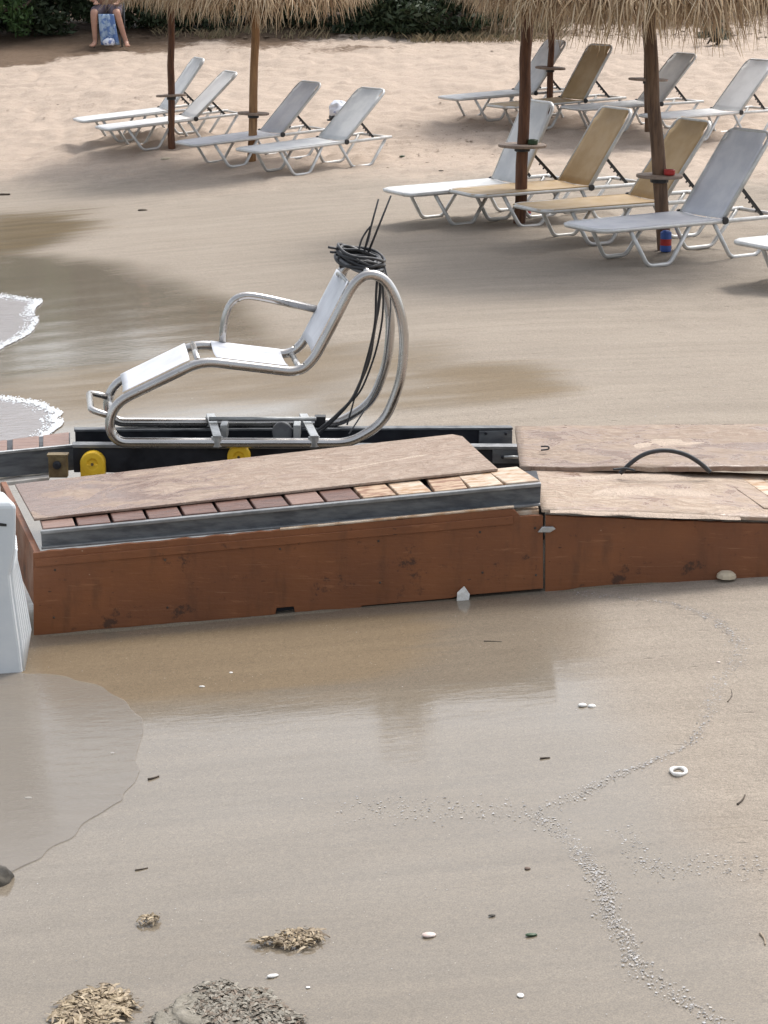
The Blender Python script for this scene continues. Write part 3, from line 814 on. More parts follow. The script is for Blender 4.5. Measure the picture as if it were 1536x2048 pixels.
# seaward track section at the left with pink boards
sea_tr = empty('seaward_track_section', (P(70, 930, 0.4).x, P(70, 930, 0.4).y, 0.0))
tag(sea_tr, 'grey aluminium track end with pinkish boards at the left frame edge', 'track')
zb = midp(0.06)(140, 900).z
for i, (xa, xb) in enumerate(((-190, -125), (-120, -56), (-52, 14), (25, 78), (86, 138))):
    f = lambda x: 903 - (x / 145) * 14
    g = lambda x: 881 - (x / 145) * 18
    p = [P(xa, f(xa), zb), P(xb, f(xb), zb), P(xb, g(xb), zb), P(xa, g(xa), zb)]
    dn = Vector((0, 0, -0.025)); m = MB(); m.hexa([q + dn for q in p] + p); m.build('deck_board', 'board_pink', sea_tr, bevel=0.004)
q = [P(-200, 926, zb - 0.03), P(140, 894, zb - 0.03), P(140, 866, zb - 0.03), P(-200, 906, zb - 0.03)]
m = MB(); m.hexa([p + Vector((0, 0, -0.02)) for p in q] + q); m.build('gap_dark_fill', 'rail_black', sea_tr)  # black fill added beneath to darken these board gaps
s0, s1 = P(-200, 925, zb + 0.002), P(146, 891, zb + 0.002)
m = MB(); m.bar(s0, s1, 0.02, 0.014); m.build('top_flange', 'aluminium', sea_tr, bevel=0.002)
dv = Vector((0, 0, -0.13)); bk = Vector((0, 0.03, 0))
m = MB(); m.hexa([s0 + dv, s1 + dv, s1 + dv + bk, s0 + dv + bk] + [q + Vector((0, 0, -0.007)) for q in (s0, s1, s1 + bk, s0 + bk)]); m.build('channel_web', 'alu_dark', sea_tr)
m = MB(); m.hexa([P(-100, 985, zb - 0.16), P(98, 962, zb - 0.16), P(104, 945, zb - 0.16), P(-100, 968, zb - 0.16)] + [q + Vector((0, 0, 0.02)) for q in (P(-100, 985, zb - 0.16), P(98, 962, zb - 0.16), P(104, 945, zb - 0.16), P(-100, 968, zb - 0.16))]); m.build('lower_plate', 'white_dirty', sea_tr, bevel=0.003)
c = midp(-0.02)(118, 932)
m = MB(); m.box((c.x - 0.05, c.y - 0.03, c.z - 0.055), (c.x + 0.045, c.y + 0.02, c.z + 0.055)); cl = m.build('clamp_block', 'brass', sea_tr, bevel=0.004)
m = MB(); m.lathe(c + Vector((-0.005, -0.03, 0.012)), [(0.022, 0), (0.022, 0.008), (0.01, 0.012)], 10, 'Y'); m.build('bolt', 'rail_black', cl)
m = MB(); m.box((c.x - 0.055, c.y - 0.034, c.z + 0.056), (c.x + 0.05, c.y + 0.024, c.z + 0.066)); m.build('cap_plate', 'brass', cl)

# ------------------------------------------------------------------ the silver chair
chair = empty('transfer_chair', (CB.x, CB.y, CB.z - 0.03))
tag(chair, 'silver tubular reclining chair with white fabric panels on black track rails', 'chair')
loop = [(236, 885), (700, 886), (768, 846), (803, 760), (810, 668), (796, 600), (770, 556), (735, 546), (706, 568), (664, 652), (626, 722), (596, 745), (404, 722), (242, 800), (222, 826), (218, 858)]
rad = [0.05] + [0.07, 0.09, 0.1, 0.1, 0.09, 0.06, 0.05, 0.07, 0.1, 0.07, 0.07, 0.08, 0.06, 0.04, 0.05]
TR = 0.0255
nl = smooth_path([near(*p) for p in loop], 3, True)
def fill_loop(fn):
    return fillet([fn(*p) for p in loop], rad, True, 6)
NLp = fill_loop(near)
off = CBK * CW
FLp = [p + off for p in NLp]
m = MB(); m.tube(NLp, TR, 14, True); m.build('side_loop', 'steel', chair)
m = MB(); m.tube(FLp, TR, 14, True); m.build('side_loop', 'steel', chair)
def N_(x, y): return near(x, y)
def cross(name, x, y, r_, mat='steel', ext=0.0, parent=None):
    a = near(x, y) - CBK * ext; m = MB(); m.tube([a, a + CBK * (CW + 2 * ext)], r_, 10); return m.build(name, mat, parent or chair)
for (x, y) in ((396, 722), (602, 742), (738, 548), (224, 830)): cross('crossbar', x, y, 0.016)
# flat cross members on the lower tubes
for x in (434, 628):
    a = near(x, 884) + Vector((0, 0, 0.028)); m = MB()
    m.hexa([a + CDIR * -0.022 - CBK * 0.03, a + CDIR * 0.022 - CBK * 0.03, a + CDIR * 0.022 + CBK * (CW + 0.03), a + CDIR * -0.022 + CBK * (CW + 0.03)] + [q + Vector((0, 0, 0.012)) for q in (a + CDIR * -0.022 - CBK * 0.03, a + CDIR * 0.022 - CBK * 0.03, a + CDIR * 0.022 + CBK * (CW + 0.03), a + CDIR * -0.022 + CBK * (CW + 0.03))])
    m.build('cross_plate', 'aluminium', chair, bevel=0.002)
    for o_ in (0.0, CW):
        b = a + CBK * o_; m = MB(); m.lathe(b + Vector((0, 0, -0.05)), [(0.03, 0), (0.03, 0.05)], 10); m.build('clamp', 'aluminium', chair)
for x in (452, 600):
    a = near(x, 874) + CBK * 0.16; m = MB(); m.box((a.x - 0.018, a.y - 0.012, a.z - 0.04), (a.x + 0.018, a.y + 0.10, a.z + 0.03)); m.build('bracket', 'aluminium', chair, bevel=0.003)
a = near(425, 862) + CBK * 0.3; b = near(645, 862) + CBK * 0.3
m = MB(); m.tube([a, b], 0.012, 10); m.build('guide_rod', 'aluminium', chair)
a = near(572, 878) + CBK * 0.2
m = MB(); m.lathe(a + Vector((0, 0.015, -0.005)), [(0.02, 0), (0.05, 0), (0.054, 0.006), (0.054, 0.024), (0.05, 0.03), (0.02, 0.03)], 24, 'Y'); m.build('wheel', 'cable_grey', chair)
m = MB(); q = near(662, 884) + off; m.box((q.x - 0.03, q.y - 0.03, q.z - 0.02), (q.x + 0.03, q.y + 0.03, q.z + 0.035)); m.build('clamp', 'black_plastic', chair, bevel=0.004)
# fabric panels: wrapped round both side tubes with a gentle sag
def panel(name, a0, a1, parent):
    A, B = near(*a0), near(*a1)
    d = (B - A).normalized(); up = d.cross(CBK).normalized()
    if up.z < 0: up = -up
    rows = []
    for i in range(11):
        r_ = []
        for j in range(17):
            t = j / 16
            p = A.lerp(B, i / 10) + CBK * (0.006 + (CW - 0.012) * t)
            e = min(t, 1 - t) * CW
            lift = TR + 0.004 - 0.020 * (1 - (2 * t - 1) ** 2) * (0.7 + 0.3 * math.sin(math.pi * i / 10))
            r_.append(p + up * lift)
        # wrap outside the tubes
        q0 = A.lerp(B, i / 10); q1 = q0 + CBK * CW
        wr0 = [q0 + (up * math.cos(an) - CBK * math.sin(an)) * (TR + 0.004) for an in (R(150), R(100), R(50))]
        wr1 = [q1 + (up * math.cos(an) + CBK * math.sin(an)) * (TR + 0.004) for an in (R(50), R(100), R(150))]
        rows.append(r_)
    m = MB(); m.sheet(rows, 0.0015, up); pn = m.build(name, 'chair_fabric', parent)
    for i in (2, 8):
        q = A.lerp(B, i / 10) - CBK * (TR - 0.002); s_ = MB(); s_.lathe(q, [(0.006, 0), (0.006, 0.004)], 8, 'Y'); s_.build('rivet', 'steel', pn)
    return pn
panel('calf_panel', (250, 795), (384, 730), chair)
panel('seat_panel', (432, 726), (576, 743), chair)
panel('back_panel', (633, 710), (706, 570), chair)
# far armrest
arm = [far(445, 690), far(448, 640), far(462, 603), far(488, 590), far(520, 594), far(640, 620)]
m = MB(); m.tube(fillet(arm, [0, 0.06, 0.07, 0.07, 0.06, 0], False, 5), 0.021, 12); m.build('armrest', 'steel', chair)
# footrest loop
fp = [near(224, 834) + CBK * 0.01, near(182, 822) + CBK * 0.02, near(180, 822) + CBK * (CW - 0.02), near(230, 834) + CBK * (CW - 0.01)]
m = MB(); m.tube(fillet(fp, 0.05, False, 5), 0.017, 12); m.build('footrest', 'steel', chair)
# grab handle at the far head end
hp = [far(690, 600), far(684, 562), far(700, 520), far(716, 505), far(735, 520)]
m = MB(); m.tube(fillet(hp, 0.05), 0.012, 10); m.build('head_handle', 'aluminium', chair)
hb = [near(704, 575) + CBK * 0.08, near(690, 558) + CBK * 0.2, near(690, 566) + CBK * 0.34, near(700, 580) + CBK * 0.46]
m = MB(); m.tube(smooth_path(hb, 3), 0.010, 10); m.build('head_bar', 'aluminium', chair)

# cable coil resting on the head of the chair
top = near(742, 548) + CBK * 0.25
cc = PV(721, 517, top, CN)
coil = empty('cable_coil', (cc.x, cc.y, cc.z - 0.04))
tag(coil, 'coil of black and grey cable hung on top of the chair back', 'cable')
for q in range(13):
    rr = random.uniform(0.095, 0.134); tilt = random.uniform(-0.05, 0.05)
    cx = cc + Vector((random.uniform(-0.012, 0.012), random.uniform(-0.03, 0.03), random.uniform(-0.03, 0.03)))
    pts = []
    for k in range(40):
        a = 2 * math.pi * k / 40
        x, y = rr * math.cos(a), rr * 1.1 * math.sin(a)
        z = -0.28 * x + (0.10 + tilt) * y + 0.008 * math.sin(3 * a + q)
        pts.append(cx + Vector((x, y, z)))
    m = MB(); m.tube(pts, 0.008 if q % 3 else 0.010, 7, True); m.build('loop', 'cable_grey' if q in (3, 8) else 'cable', coil)
m = MB(); m.tube(smooth_path([PV(656, 494, top, CN), PV(690, 500, top, CN), PV(720, 498, top, CN), PV(750, 512, top, CN)], 2), 0.007, 7); m.build('cable_end', 'cable', coil)
m = MB(); m.tube(smooth_path([PV(660, 504, top, CN), PV(690, 506, top, CN), PV(700, 520, top, CN)], 2), 0.006, 7); m.build('cable_end', 'cable', coil)
for s_ in range(3):
    pts = [PV(680 + random.uniform(-8, 8), 515 + random.uniform(-4, 26), top - CBK * 0.05, CN) for _ in range(6)]
    m = MB(); m.tube(smooth_path(pts, 3), 0.005, 6); m.build('loose_strand', 'cable', coil)
# hanging cables
def hang(pts, r_, mat, o_=0.25):
    m = MB(); m.tube(smooth_path([midp(o_)(x, y) for x, y in pts], 3), r_, 8); m.build('hanging_cable', mat, coil)
hang([(758, 530), (752, 580), (752, 640), (742, 690), (728, 740), (715, 785), (690, 815), (660, 842), (628, 866)], 0.007, 'cable', 0.2)
hang([(762, 535), (760, 600), (748, 660), (740, 720), (716, 775), (704, 800), (672, 836), (634, 870)], 0.0085, 'cable', 0.25)
hang([(764, 540), (768, 620), (756, 690), (738, 745), (718, 790), (690, 812), (652, 850)], 0.0055, 'cable', 0.3)
hang([(768, 528), (784, 590), (776, 680), (768, 740), (748, 790), (726, 825), (698, 868)], 0.004, 'cable_grey', 0.22)
hang([(716, 772), (708, 800), (700, 830), (694, 850)], 0.0045, 'cable', 0.2)
# two thin whip rods standing up out of the coil
for (a, b) in (((728, 505), (757, 398)), ((736, 506), (782, 391))):
    m = MB(); m.tube([PV(*a, top, CN), PV(*b, top, CN)], [0.0065, 0.0045], 7); o = m.build('whip_rod', 'cable', coil)
m = MB(); m.tube(smooth_path([PV(718, 500, top, CN), PV(722, 480, top, CN), PV(733, 462, top, CN), PV(742, 452, top, CN)], 3), 0.005, 7); m.build('loose_strand', 'cable', coil)
m = MB(); m.tube(smooth_path([PV(726, 505, top, CN), PV(738, 480, top, CN), PV(742, 455, top, CN)], 3), 0.004, 7); m.build('loose_strand', 'cable_grey', coil)

# ------------------------------------------------------------------ small fittings on the ramp
pts = [P(x, y, fz) for x, y in ((1240, 946), (1418, 942))]
arch = [(1240, 947), (1262, 925), (1290, 906), (1330, 899), (1370, 907), (1400, 925), (1420, 944)]
hp = [PY(x, y, pts[0].y + (pts[1].y - pts[0].y) * (x - 1240) / 180) for x, y in arch]
m = MB(); m.tube(smooth_path(hp, 3), 0.011, 10)
tag(m.build('hose', 'cable'), 'black rubber hose arching over the sandy deck', 'hose')
c = P(1240, 941, fz + 0.025); m = MB(); m.tube(smooth_path([c + Vector((-0.03, 0.02, 0)), c + Vector((0.03, 0.03, 0.004)), c + Vector((0.07, 0.0, 0.0))], 2), 0.006, 7)
tag(m.build('hose_strap', 'cable'), 'short black strap at the left foot of the hose arch', 'strap')
c = face(1093, 1058, -0.006)
m = MB(); m.prism([c + Vector((-0.04, 0, -0.012)), c + Vector((0.015, 0, -0.012)), c + Vector((0.04, 0, 0.004)), c + Vector((0.028, 0, 0.014)), c + Vector((-0.02, 0, 0.014))], BACK * -0.018)
tag(m.build('joint_clip', 'aluminium', bevel=0.003), 'silver metal clip across the joint of the brown panels', 'clip')
c = P(1090, 897, fz + 0.03)
m = MB(); m.tube(smooth_path([c + Vector((-0.02, 0, 0.01)), c + Vector((0.018, 0, 0.012)), c + Vector((0.02, 0.0, -0.005)), c + Vector((-0.02, 0, -0.008))], 3), 0.004, 7)
tag(m.build('shackle', 'rail_black'), 'small dark shackle lying on the far plywood deck', 'shackle')
c = face(926, 1190, -0.02)
m = MB(); m.prism([c + Vector((-0.028, 0, -0.03)), c + Vector((0.026, 0.0, -0.03)), c + Vector((0.03, 0, 0.004)), c + Vector((0.005, 0.006, 0.04)), c + Vector((-0.026, 0, 0.012))], BACK * -0.008 + Vector((0, 0, 0.002)))
tag(m.build('tile_shard', 'shell_white', bevel=0.002), 'white shard leaning on the foot of the brown panel', 'shard')
c = face(1453, 1146, -0.02); bmx = MB()
bmx.lathe(c + Vector((0, 0, -0.02)), [(0.045, 0), (0.042, 0.014), (0.028, 0.026), (0.008, 0.03)], 9)
tag(bmx.build('pale_stone', 'pale_stone'), 'pale stone at the foot of the right ramp panel', 'stone')

# ------------------------------------------------------------------ white plastic float at the left edge
FY = G(44, 1348).y + 0.02
fl = empty('white_float', PY(-60, 1348, FY))
tag(fl, 'white plastic tub with ribbed side at the left frame edge', 'tub')
prof = [(1003, 20, 0.2, -0.1), (1012, 33, 0.24, -0.09), (1100, 31, 0.26, -0.05), (1150, 20, 0.28, -0.02), (1197, 25, 0.3, -0.01), (1296, 39, 0.3, 0.0), (1350, 46, 0.24, -0.03), (1390, 48, 0.24, -0.03)]
vsx = []; wl = -1.1
for (py, px, dp, bx) in prof:
    p = PY(px, py, FY)
    ins = 0.02 if py < 1010 else 0.0
    vsx += [Vector((wl - p.x * 0 - 1.2, FY + ins, p.z)), Vector((p.x, FY + ins, p.z)), Vector((p.x + bx, FY + dp - ins, p.z)), Vector((wl - 1.2, FY + dp - ins, p.z))]
fs = []; k = len(prof)
for i in range(k - 1):
    for j in range(4): fs.append((i * 4 + j, i * 4 + (j + 1) % 4, (i + 1) * 4 + (j + 1) % 4, (i + 1) * 4 + j))
fs += [(3, 2, 1, 0), tuple((k - 1) * 4 + j for j in range(4))]
m = MB(); m.add(vsx, fs); fb = m.build('body', 'white_plastic', fl, bevel=0.012)
for i in range(6):     # upright ribs on the flank
    ft = (i + 0.7) / 6.6
    pts = []
    for (py, px, dp, bx) in prof[2:7]:
        p = PY(px, py, FY); pts.append(Vector((p.x + bx * ft, FY + dp * ft, p.z)))
    m = MB(); m.tube(pts, 0.011, 8); m.build('rib', 'white_plastic', fb)
a = PY(-30, 1046, FY - 0.003); b = PY(13, 1050, FY - 0.003)
m = MB(); m.hexa([a + Vector((0, 0, -0.012)), b + Vector((0, 0, -0.006)), b + Vector((0, 0.006, -0.006)), a + Vector((0, 0.006, -0.012)), a + Vector((0, 0, 0.01)), b + Vector((0, 0, 0.004)), b + Vector((0, 0.006, 0.004)), a + Vector((0, 0.006, 0.01))]); m.build('grip_slot', 'black_plastic', fb)

# ------------------------------------------------------------------ sun loungers
def make_lounger(foot_px, rot, back_deg, sling, label, group, ln=1.95, scale=1.0, flip=0):
    Lr, Wd, Hs = 1.30, 0.64, 0.34
    p = G(foot_px[0], foot_px[1], Hs * scale)
    root = empty('sun_lounger', (0, 0, 0))
    root.location = (p.x, p.y, p.z - Hs * scale); root.rotation_euler = (0, 0, R(rot)); root.scale = (scale,) * 3
    # follow the slope of the sand along its length
    q = Vector((p.x + 1.6 * math.cos(R(rot)), p.y + 1.6 * math.sin(R(rot)), 0))
    sl = (ter1(q.x, q.y) - ter1(p.x, p.y)) / 1.6
    root.rotation_euler = Matrix.Rotation(R(rot), 3, 'Z').to_4x4().to_euler()
    root.rotation_euler = (Matrix.Rotation(R(rot), 3, 'Z') @ Matrix.Rotation(-math.atan(sl) * 0.8, 3, 'Y')).to_euler()
    tag(root, label, 'sun lounger', group)
    h = Wd / 2; T = 'lounger_tube'; r_ = 0.0195
    fr = [(1.98, -h, Hs - 0.01), (0.07, -h, Hs), (0.0, -h + 0.08, Hs), (0.0, h - 0.08, Hs), (0.07, h, Hs), (1.98, h, Hs - 0.01)]
    m = MB(); m.tube(fillet(fr, 0.05, False, 4), r_, 8); m.tube([(1.94, -h, Hs - 0.01), (1.94, h, Hs - 0.01)], r_ * 0.9, 8); m.build('frame', T, root, False)
    for s_ in (-1, 1):
        y = s_ * (h - 0.012)
        for (a, b, c, d) in ((0.30, 0.47, 0.70, 0.92), (1.18, 1.35, 1.64, 1.90)):
            m = MB(); m.tube(fillet([(a, y, Hs - 0.02), (b, y + s_ * 0.02, 0.012), (c, y + s_ * 0.02, 0.012), (d, y, Hs - 0.02)], 0.05, False, 4), r_, 8); m.build('leg', T, root, False)
    # seat sling
    def hw(u): return h - 0.08 + 0.08 * min(1, max(0, (u + 0.01) / 0.08))
    rows = []
    for i in range(14):
        u = -0.012 + (Lr + 0.012) * i / 13
        rows.append([(u, hw(u) * (2 * j / 8 - 1) * 1.03, Hs + 0.017 - 0.022 * (1 - (2 * j / 8 - 1) ** 2) * min(1, u * 6 + 0.1)) for j in range(9)])
    m = MB(); m.sheet(rows, 0.008); st = m.build('seat_sling', sling, root, False)
    m = MB()
    for s_ in (-1, 1): m.bar((0.10, s_ * (h * 1.035), Hs + 0.004), (Lr, s_ * (h * 1.035), Hs + 0.004), 0.006, 0.03)
    m.build('edge_hem', sling, st, False)
    # back
    ba = R(back_deg); BL = 0.88
    d = Vector((math.cos(ba), 0, math.sin(ba))); up = Vector((-math.sin(ba), 0, math.cos(ba))); o_ = Vector((Lr - 0.02, 0, Hs + 0.005))
    hb = h - 0.018
    bp = [o_ + Vector((0, -hb, 0)), o_ + d * (BL - 0.05) + Vector((0, -hb, 0)), o_ + d * BL + Vector((0, -hb + 0.06, 0)), o_ + d * BL + Vector((0, hb - 0.06, 0)), o_ + d * (BL - 0.05) + Vector((0, hb, 0)), o_ + Vector((0, hb, 0))]
    m = MB(); m.tube(fillet(bp, 0.06, False, 4), r_, 8); m.build('back_frame', T, root, False)
    def hwb(t):
        if t < 0.80: return hb * 1.03
        if t < 0.88: return hb * 1.03 - (t - 0.80) / 0.08 * 0.055
        return hb * 1.03 - 0.055 - max(0, t - 0.97) * 0.6
    rows = []
    ts = [0.01, 0.1, 0.2, 0.3, 0.4, 0.5, 0.6, 0.7, 0.78, 0.80, 0.82, 0.85, 0.88, 0.93, 0.97, 1.015]
    for t in ts:
        w_ = hwb(t)
        rows.append([o_ + d * (BL * t) + Vector((0, w_ * (2 * j / 8 - 1), 0)) + up * (0.016 - 0.022 * (1 - (2 * j / 8 - 1) ** 2) * (1 if t < 0.9 else (1.015 - t) / 0.115)) for j in range(9)])
    m = MB(); m.sheet(rows, 0.008, up); m.build('back_sling', sling, root, False)
    # black props behind the back and hinges
    for s_ in (-1, 1):
        a = o_ + d * 0.34 + Vector((0, s_ * (hb - 0.03), 0)); b = Vector((1.72, s_ * (h - 0.03), Hs + 0.005))
        m = MB(); m.bar(a, b, 0.014, 0.028, (0, 0, 1))
        n = 4
        for k in range(n):
            p0 = a.lerp(b, 0.3 + 0.6 * k / n); m.bar(p0 + Vector((0, 0, -0.012)), p0 + Vector((-0.015, 0, -0.03)), 0.012, 0.014, (0, 1, 0))
        m.build('support_strut', 'black_plastic', root, False)
        m = MB(); m.lathe((Lr - 0.02, s_ * (h + 0.012) + (0.014 if s_ > 0 else 0.014), Hs), [(0.03, 0), (0.034, 0.004), (0.034, 0.024), (0.03, 0.028)], 12, 'Y'); m.build('hinge', 'black_plastic', root, False)
    m = MB(); m.bar(o_ + d * 0.34 + Vector((0, -hb + 0.03, 0)) - up * 0.034, o_ + d * 0.34 + Vector((0, hb - 0.03, 0)) - up * 0.034, 0.018, 0.018, (1, 0, 0)); m.build('crossbar', T, root, False)
    return root

GL, GN, GF = 'loungers by the waterline on the left', 'loungers in the near row on the right', 'loungers in the far row on the right'
make_lounger((159, 241), 20, 48, 'sling_grey', 'pale grey sun lounger farthest left, under the dark red pole', GL)
make_lounger((206, 257), 23, 38, 'sling_white', 'pale sun lounger with low reclined back, second from the left', GL)
make_lounger((371, 288), 30, 42, 'sling_blue', 'bluish grey sun lounger beside the light brown pole', GL)
make_lounger((496, 302), 35, 41, 'sling_grey', 'pale grey sun lounger with empty sand to its right, in front of white bundle', GL)
make_lounger((895, 197), 26, 51, 'sling_grey', 'grey sun lounger at the left end of the far right row', GF)
make_lounger((994, 213), 29, 55, 'sling_tan', 'tan sun lounger in the far right row', GF)
make_lounger((1141, 217), 25, 46, 'sling_grey', 'grey sun lounger right of the tan one in the far row', GF)
make_lounger((1301, 234), 29, 47, 'sling_white', 'white sun lounger at the right end of the far row', GF)
make_lounger((791, 385), 26, 63, 'sling_grey', 'white and grey sun lounger at the left end of the near right row', GN)
make_lounger((925, 387), 26, 55, 'sling_tan', 'left tan sun lounger of the near right row', GN)
make_lounger((1055, 417), 25, 53, 'sling_tan', 'right tan sun lounger of the near row, behind the leaning pole', GN)
make_lounger((1163, 456), 29, 54, 'sling_blue', 'large white sun lounger in front of the leaning pole', GN)
make_lounger((1510, 492), 29, 54, 'sling_white', 'white sun lounger whose foot end enters at the right frame edge', GN)

# ------------------------------------------------------------------ straw parasols
def make_parasol(base_px, top_px, table_px, polemat, pr, label, rim_px, rad_, sag, seed, nstr=2600, lift=0.2, tdia=0.42):
    rnd = np.random.default_rng(seed)
    b = G(*base_px); t = PY(top_px[0], top_px[1], b.y)
    d = (t - b); d = d / d.z                       # per metre of height
    root = empty('straw_parasol', b); tag(root, label, 'parasol', 'straw parasols on wooden poles')
    rim = PY(rim_px[0], rim_px[1], b.y)            # lowest straw in front
    H = rim.z - b.z + sag * 0.6 + lift
    apex = b + d * (H + rad_ * 0.52)
    m = MB(); pts = []; rs = []
    for i in range(19):
        h = -0.12 + (H + rad_ * 0.45 + 0.12) * i / 18
        w_ = 0.018 * (vnoise(i * 0.5, seed, seed) - 0.5)
        pts.append(b + d * h + Vector((w_, w_ * 0.5, 0))); rs.append(pr * (1.06 - 0.16 * i / 18) * (0.95 + 0.1 * vnoise(i * 0.9, seed + 4, seed)))
    m.tube(pts, rs, 12); m.build('pole', polemat, root)
    # round table
    tc = PY(table_px[0], table_px[1], b.y)
    axis = tc - b
    tcx = b + d * axis.z
    m = MB(); a1 = rnd.uniform(-0.05, 0.05); a2 = rnd.uniform(-0.03, 0.03); n = 28; R_ = tdia / 2
    ring = [(math.cos(2 * math.pi * k / n), math.sin(2 * math.pi * k / n)) for k in range(n)]
    vsx = []
    for (rr, hh) in ((pr * 0.8, -0.014), (R_ - 0.006, -0.014), (R_, -0.008), (R_, 0.008), (R_ - 0.006, 0.014), (pr * 0.8, 0.014)):
        for (cx, cy) in ring: vsx.append(tcx + Vector((rr * cx, rr * cy, hh + a1 * rr * cx + a2 * rr * cy)))
    fsx = [(i * n + k, i * n + (k + 1) % n, ((i + 1) % 6) * n + (k + 1) % n, ((i + 1) % 6) * n + k) for i in range(6) for k in range(n)]
    m.add(vsx, fsx); m.build('table', 'table_wood', root)
    m = MB(); m.lathe(tcx + Vector((0, 0, -0.06)), [(pr * 1.1, 0), (pr * 1.35, 0.006), (pr * 1.35, 0.044)], 14); m.build('collar', 'black_plastic', root)
    # canopy core cone and ribs
    rim_c = b + d * H
    cam2 = Vector((-b.x, -b.y, 0)).normalized()
    n = 28; vsx = []
    prof_ = [(0.02, rad_ * 0.52), (0.35, rad_ * 0.40), (0.7, rad_ * 0.2), (0.93, 0.02)]
    for (rr, hh) in prof_:
        for k in range(n):
            a = 2 * math.pi * k / n
            dirv = Vector((math.cos(a), math.sin(a), 0)); f_ = max(0, dirv.dot(cam2))
            vsx.append(rim_c + dirv * (rad_ * rr) + Vector((0, 0, hh - sag * 0.35 * f_ * rr + 0.05)))
    fsx = [(i * n + k, i * n + (k + 1) % n, (i + 1) * n + (k + 1) % n, (i + 1) * n + k) for i in range(3) for k in range(n)] + [tuple(range(n))]
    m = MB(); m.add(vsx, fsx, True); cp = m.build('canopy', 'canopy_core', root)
    for k in range(8):
        a = 2 * math.pi * (k + 0.3) / 8; dirv = Vector((math.cos(a), math.sin(a), 0)); f_ = max(0, dirv.dot(cam2))
        m = MB(); m.tube([rim_c + Vector((0, 0, rad_ * 0.48)), rim_c + dirv * rad_ * 0.88 + Vector((0, 0, 0.05 - sag * 0.35 * f_))], 0.018, 6); m.build('rib', polemat, root)
    # straw, laid in two courses over the core, hanging past the rim
    V = []; F = []
    nstr = int(nstr * 1.7)
    for s_ in range(nstr):
        a = rnd.uniform(0, 2 * math.pi)
        dirv = Vector((math.cos(a), math.sin(a), 0)); f_ = max(0, dirv.dot(cam2)) ** 0.8
        side = Vector((-dirv.y, dirv.x, 0))
        low = s_ > nstr * 0.3
        r0 = rnd.uniform(0.45, 0.85) if low else rnd.uniform(0.05, 0.55)
        r1 = (rnd.uniform(0.9, 1.06) if low else r0 + rnd.uniform(0.25, 0.4))
        def ht(r): return rad_ * 0.52 * (1 - r) - sag * 0.35 * f_ * r + 0.07
        clump = vnoise(a * 9, 3.3, seed) * 0.10 - 0.05
        sw = rnd.normal(0, 0.07)
        p0 = rim_c + dirv * rad_ * r0 + Vector((0, 0, ht(r0) + rnd.uniform(0, 0.03)))
        p1 = rim_c + dirv * rad_ * r1 * 0.97 + side * sw * 0.5 + Vector((0, 0, ht(r1 * 0.97) + rnd.uniform(-0.01, 0.03)))
        drop = (rnd.uniform(0.05, 0.30) * (0.4 + 0.8 * f_) * sag / 0.3 + clump) if low else 0.06
        p2 = p1 + dirv * rnd.uniform(0.02, 0.12) + side * (sw * 0.7 + rnd.normal(0, 0.02)) + Vector((0, 0, -max(0.04, drop * 0.6)))
        p3 = p2 + dirv * rnd.uniform(0.0, 0.06) + side * (sw * 0.6 + rnd.normal(0, 0.03)) + Vector((0, 0, -max(0.03, drop * 0.55)))
        wd = rnd.uniform(0.003, 0.009)
        o_ = len(V); upv = Vector((dirv.x * 0.4, dirv.y * 0.4, 0.9)) * wd * 0.6
        for p, k in ((p0, 1.0), (p1, 1.0), (p2, 0.8), (p3, 0.2)):
            V += [tuple(p - side * wd * k), tuple(p + upv * k), tuple(p + side * wd * k)]
        for q in range(3):
            F += [(o_ + q * 3, o_ + q * 3 + 1, o_ + q * 3 + 4, o_ + q * 3 + 3), (o_ + q * 3 + 1, o_ + q * 3 + 2, o_ + q * 3 + 5, o_ + q * 3 + 4), (o_ + q * 3 + 2, o_ + q * 3, o_ + q * 3 + 3, o_ + q * 3 + 5)]
    V = np.array(V) - np.array(b)
    th = fast_mesh('thatch', V, F, 'straw', None); th.parent = cp; th['kind'] = 'stuff'
    return root, tcx, axis.z

p1 = make_parasol((343, 293), (342, 30), (342, 191), 'pole_red', 0.048, 'straw parasol on dark red pole at the left', (342, 36), 1.0, 0.30, 31, lift=0.28)
p2 = make_parasol((504, 318), (513, 10), (506, 227), 'pole_tan', 0.055, 'straw parasol on light brown pole among the left loungers', (512, 52), 1.45, 0.36, 32, 3200, lift=0.28)
p3 = make_parasol((1039, 444), (1054, 40), (1045, 291), 'pole_red', 0.058, 'straw parasol on red brown pole, green ashtray on its table', (1065, 40), 0.98, 0.34, 33, 3000, lift=0.34, tdia=0.48)
p4 = make_parasol((1097, 234), (1104, 50), (1102, 136), 'pole_red', 0.045, 'straw parasol with slim pole in the far row behind the green ashtray', (1100, 40), 1.25, 0.28, 34, 2200, tdia=0.44)
p5 = make_parasol((1330, 496), (1297, 60), (1330, 352), 'pole_grey', 0.062, 'straw parasol on leaning pole with red ashtray on its table', (1310, 88), 1.5, 0.40, 35, 4200, lift=0.33)
p6 = make_parasol((1297, 264), (1296, 60), (1290, 159), 'pole_grey', 0.055, 'straw parasol in the far row behind the leaning pole', (1297, 60), 1.3, 0.28, 36, 2200, tdia=0.55)

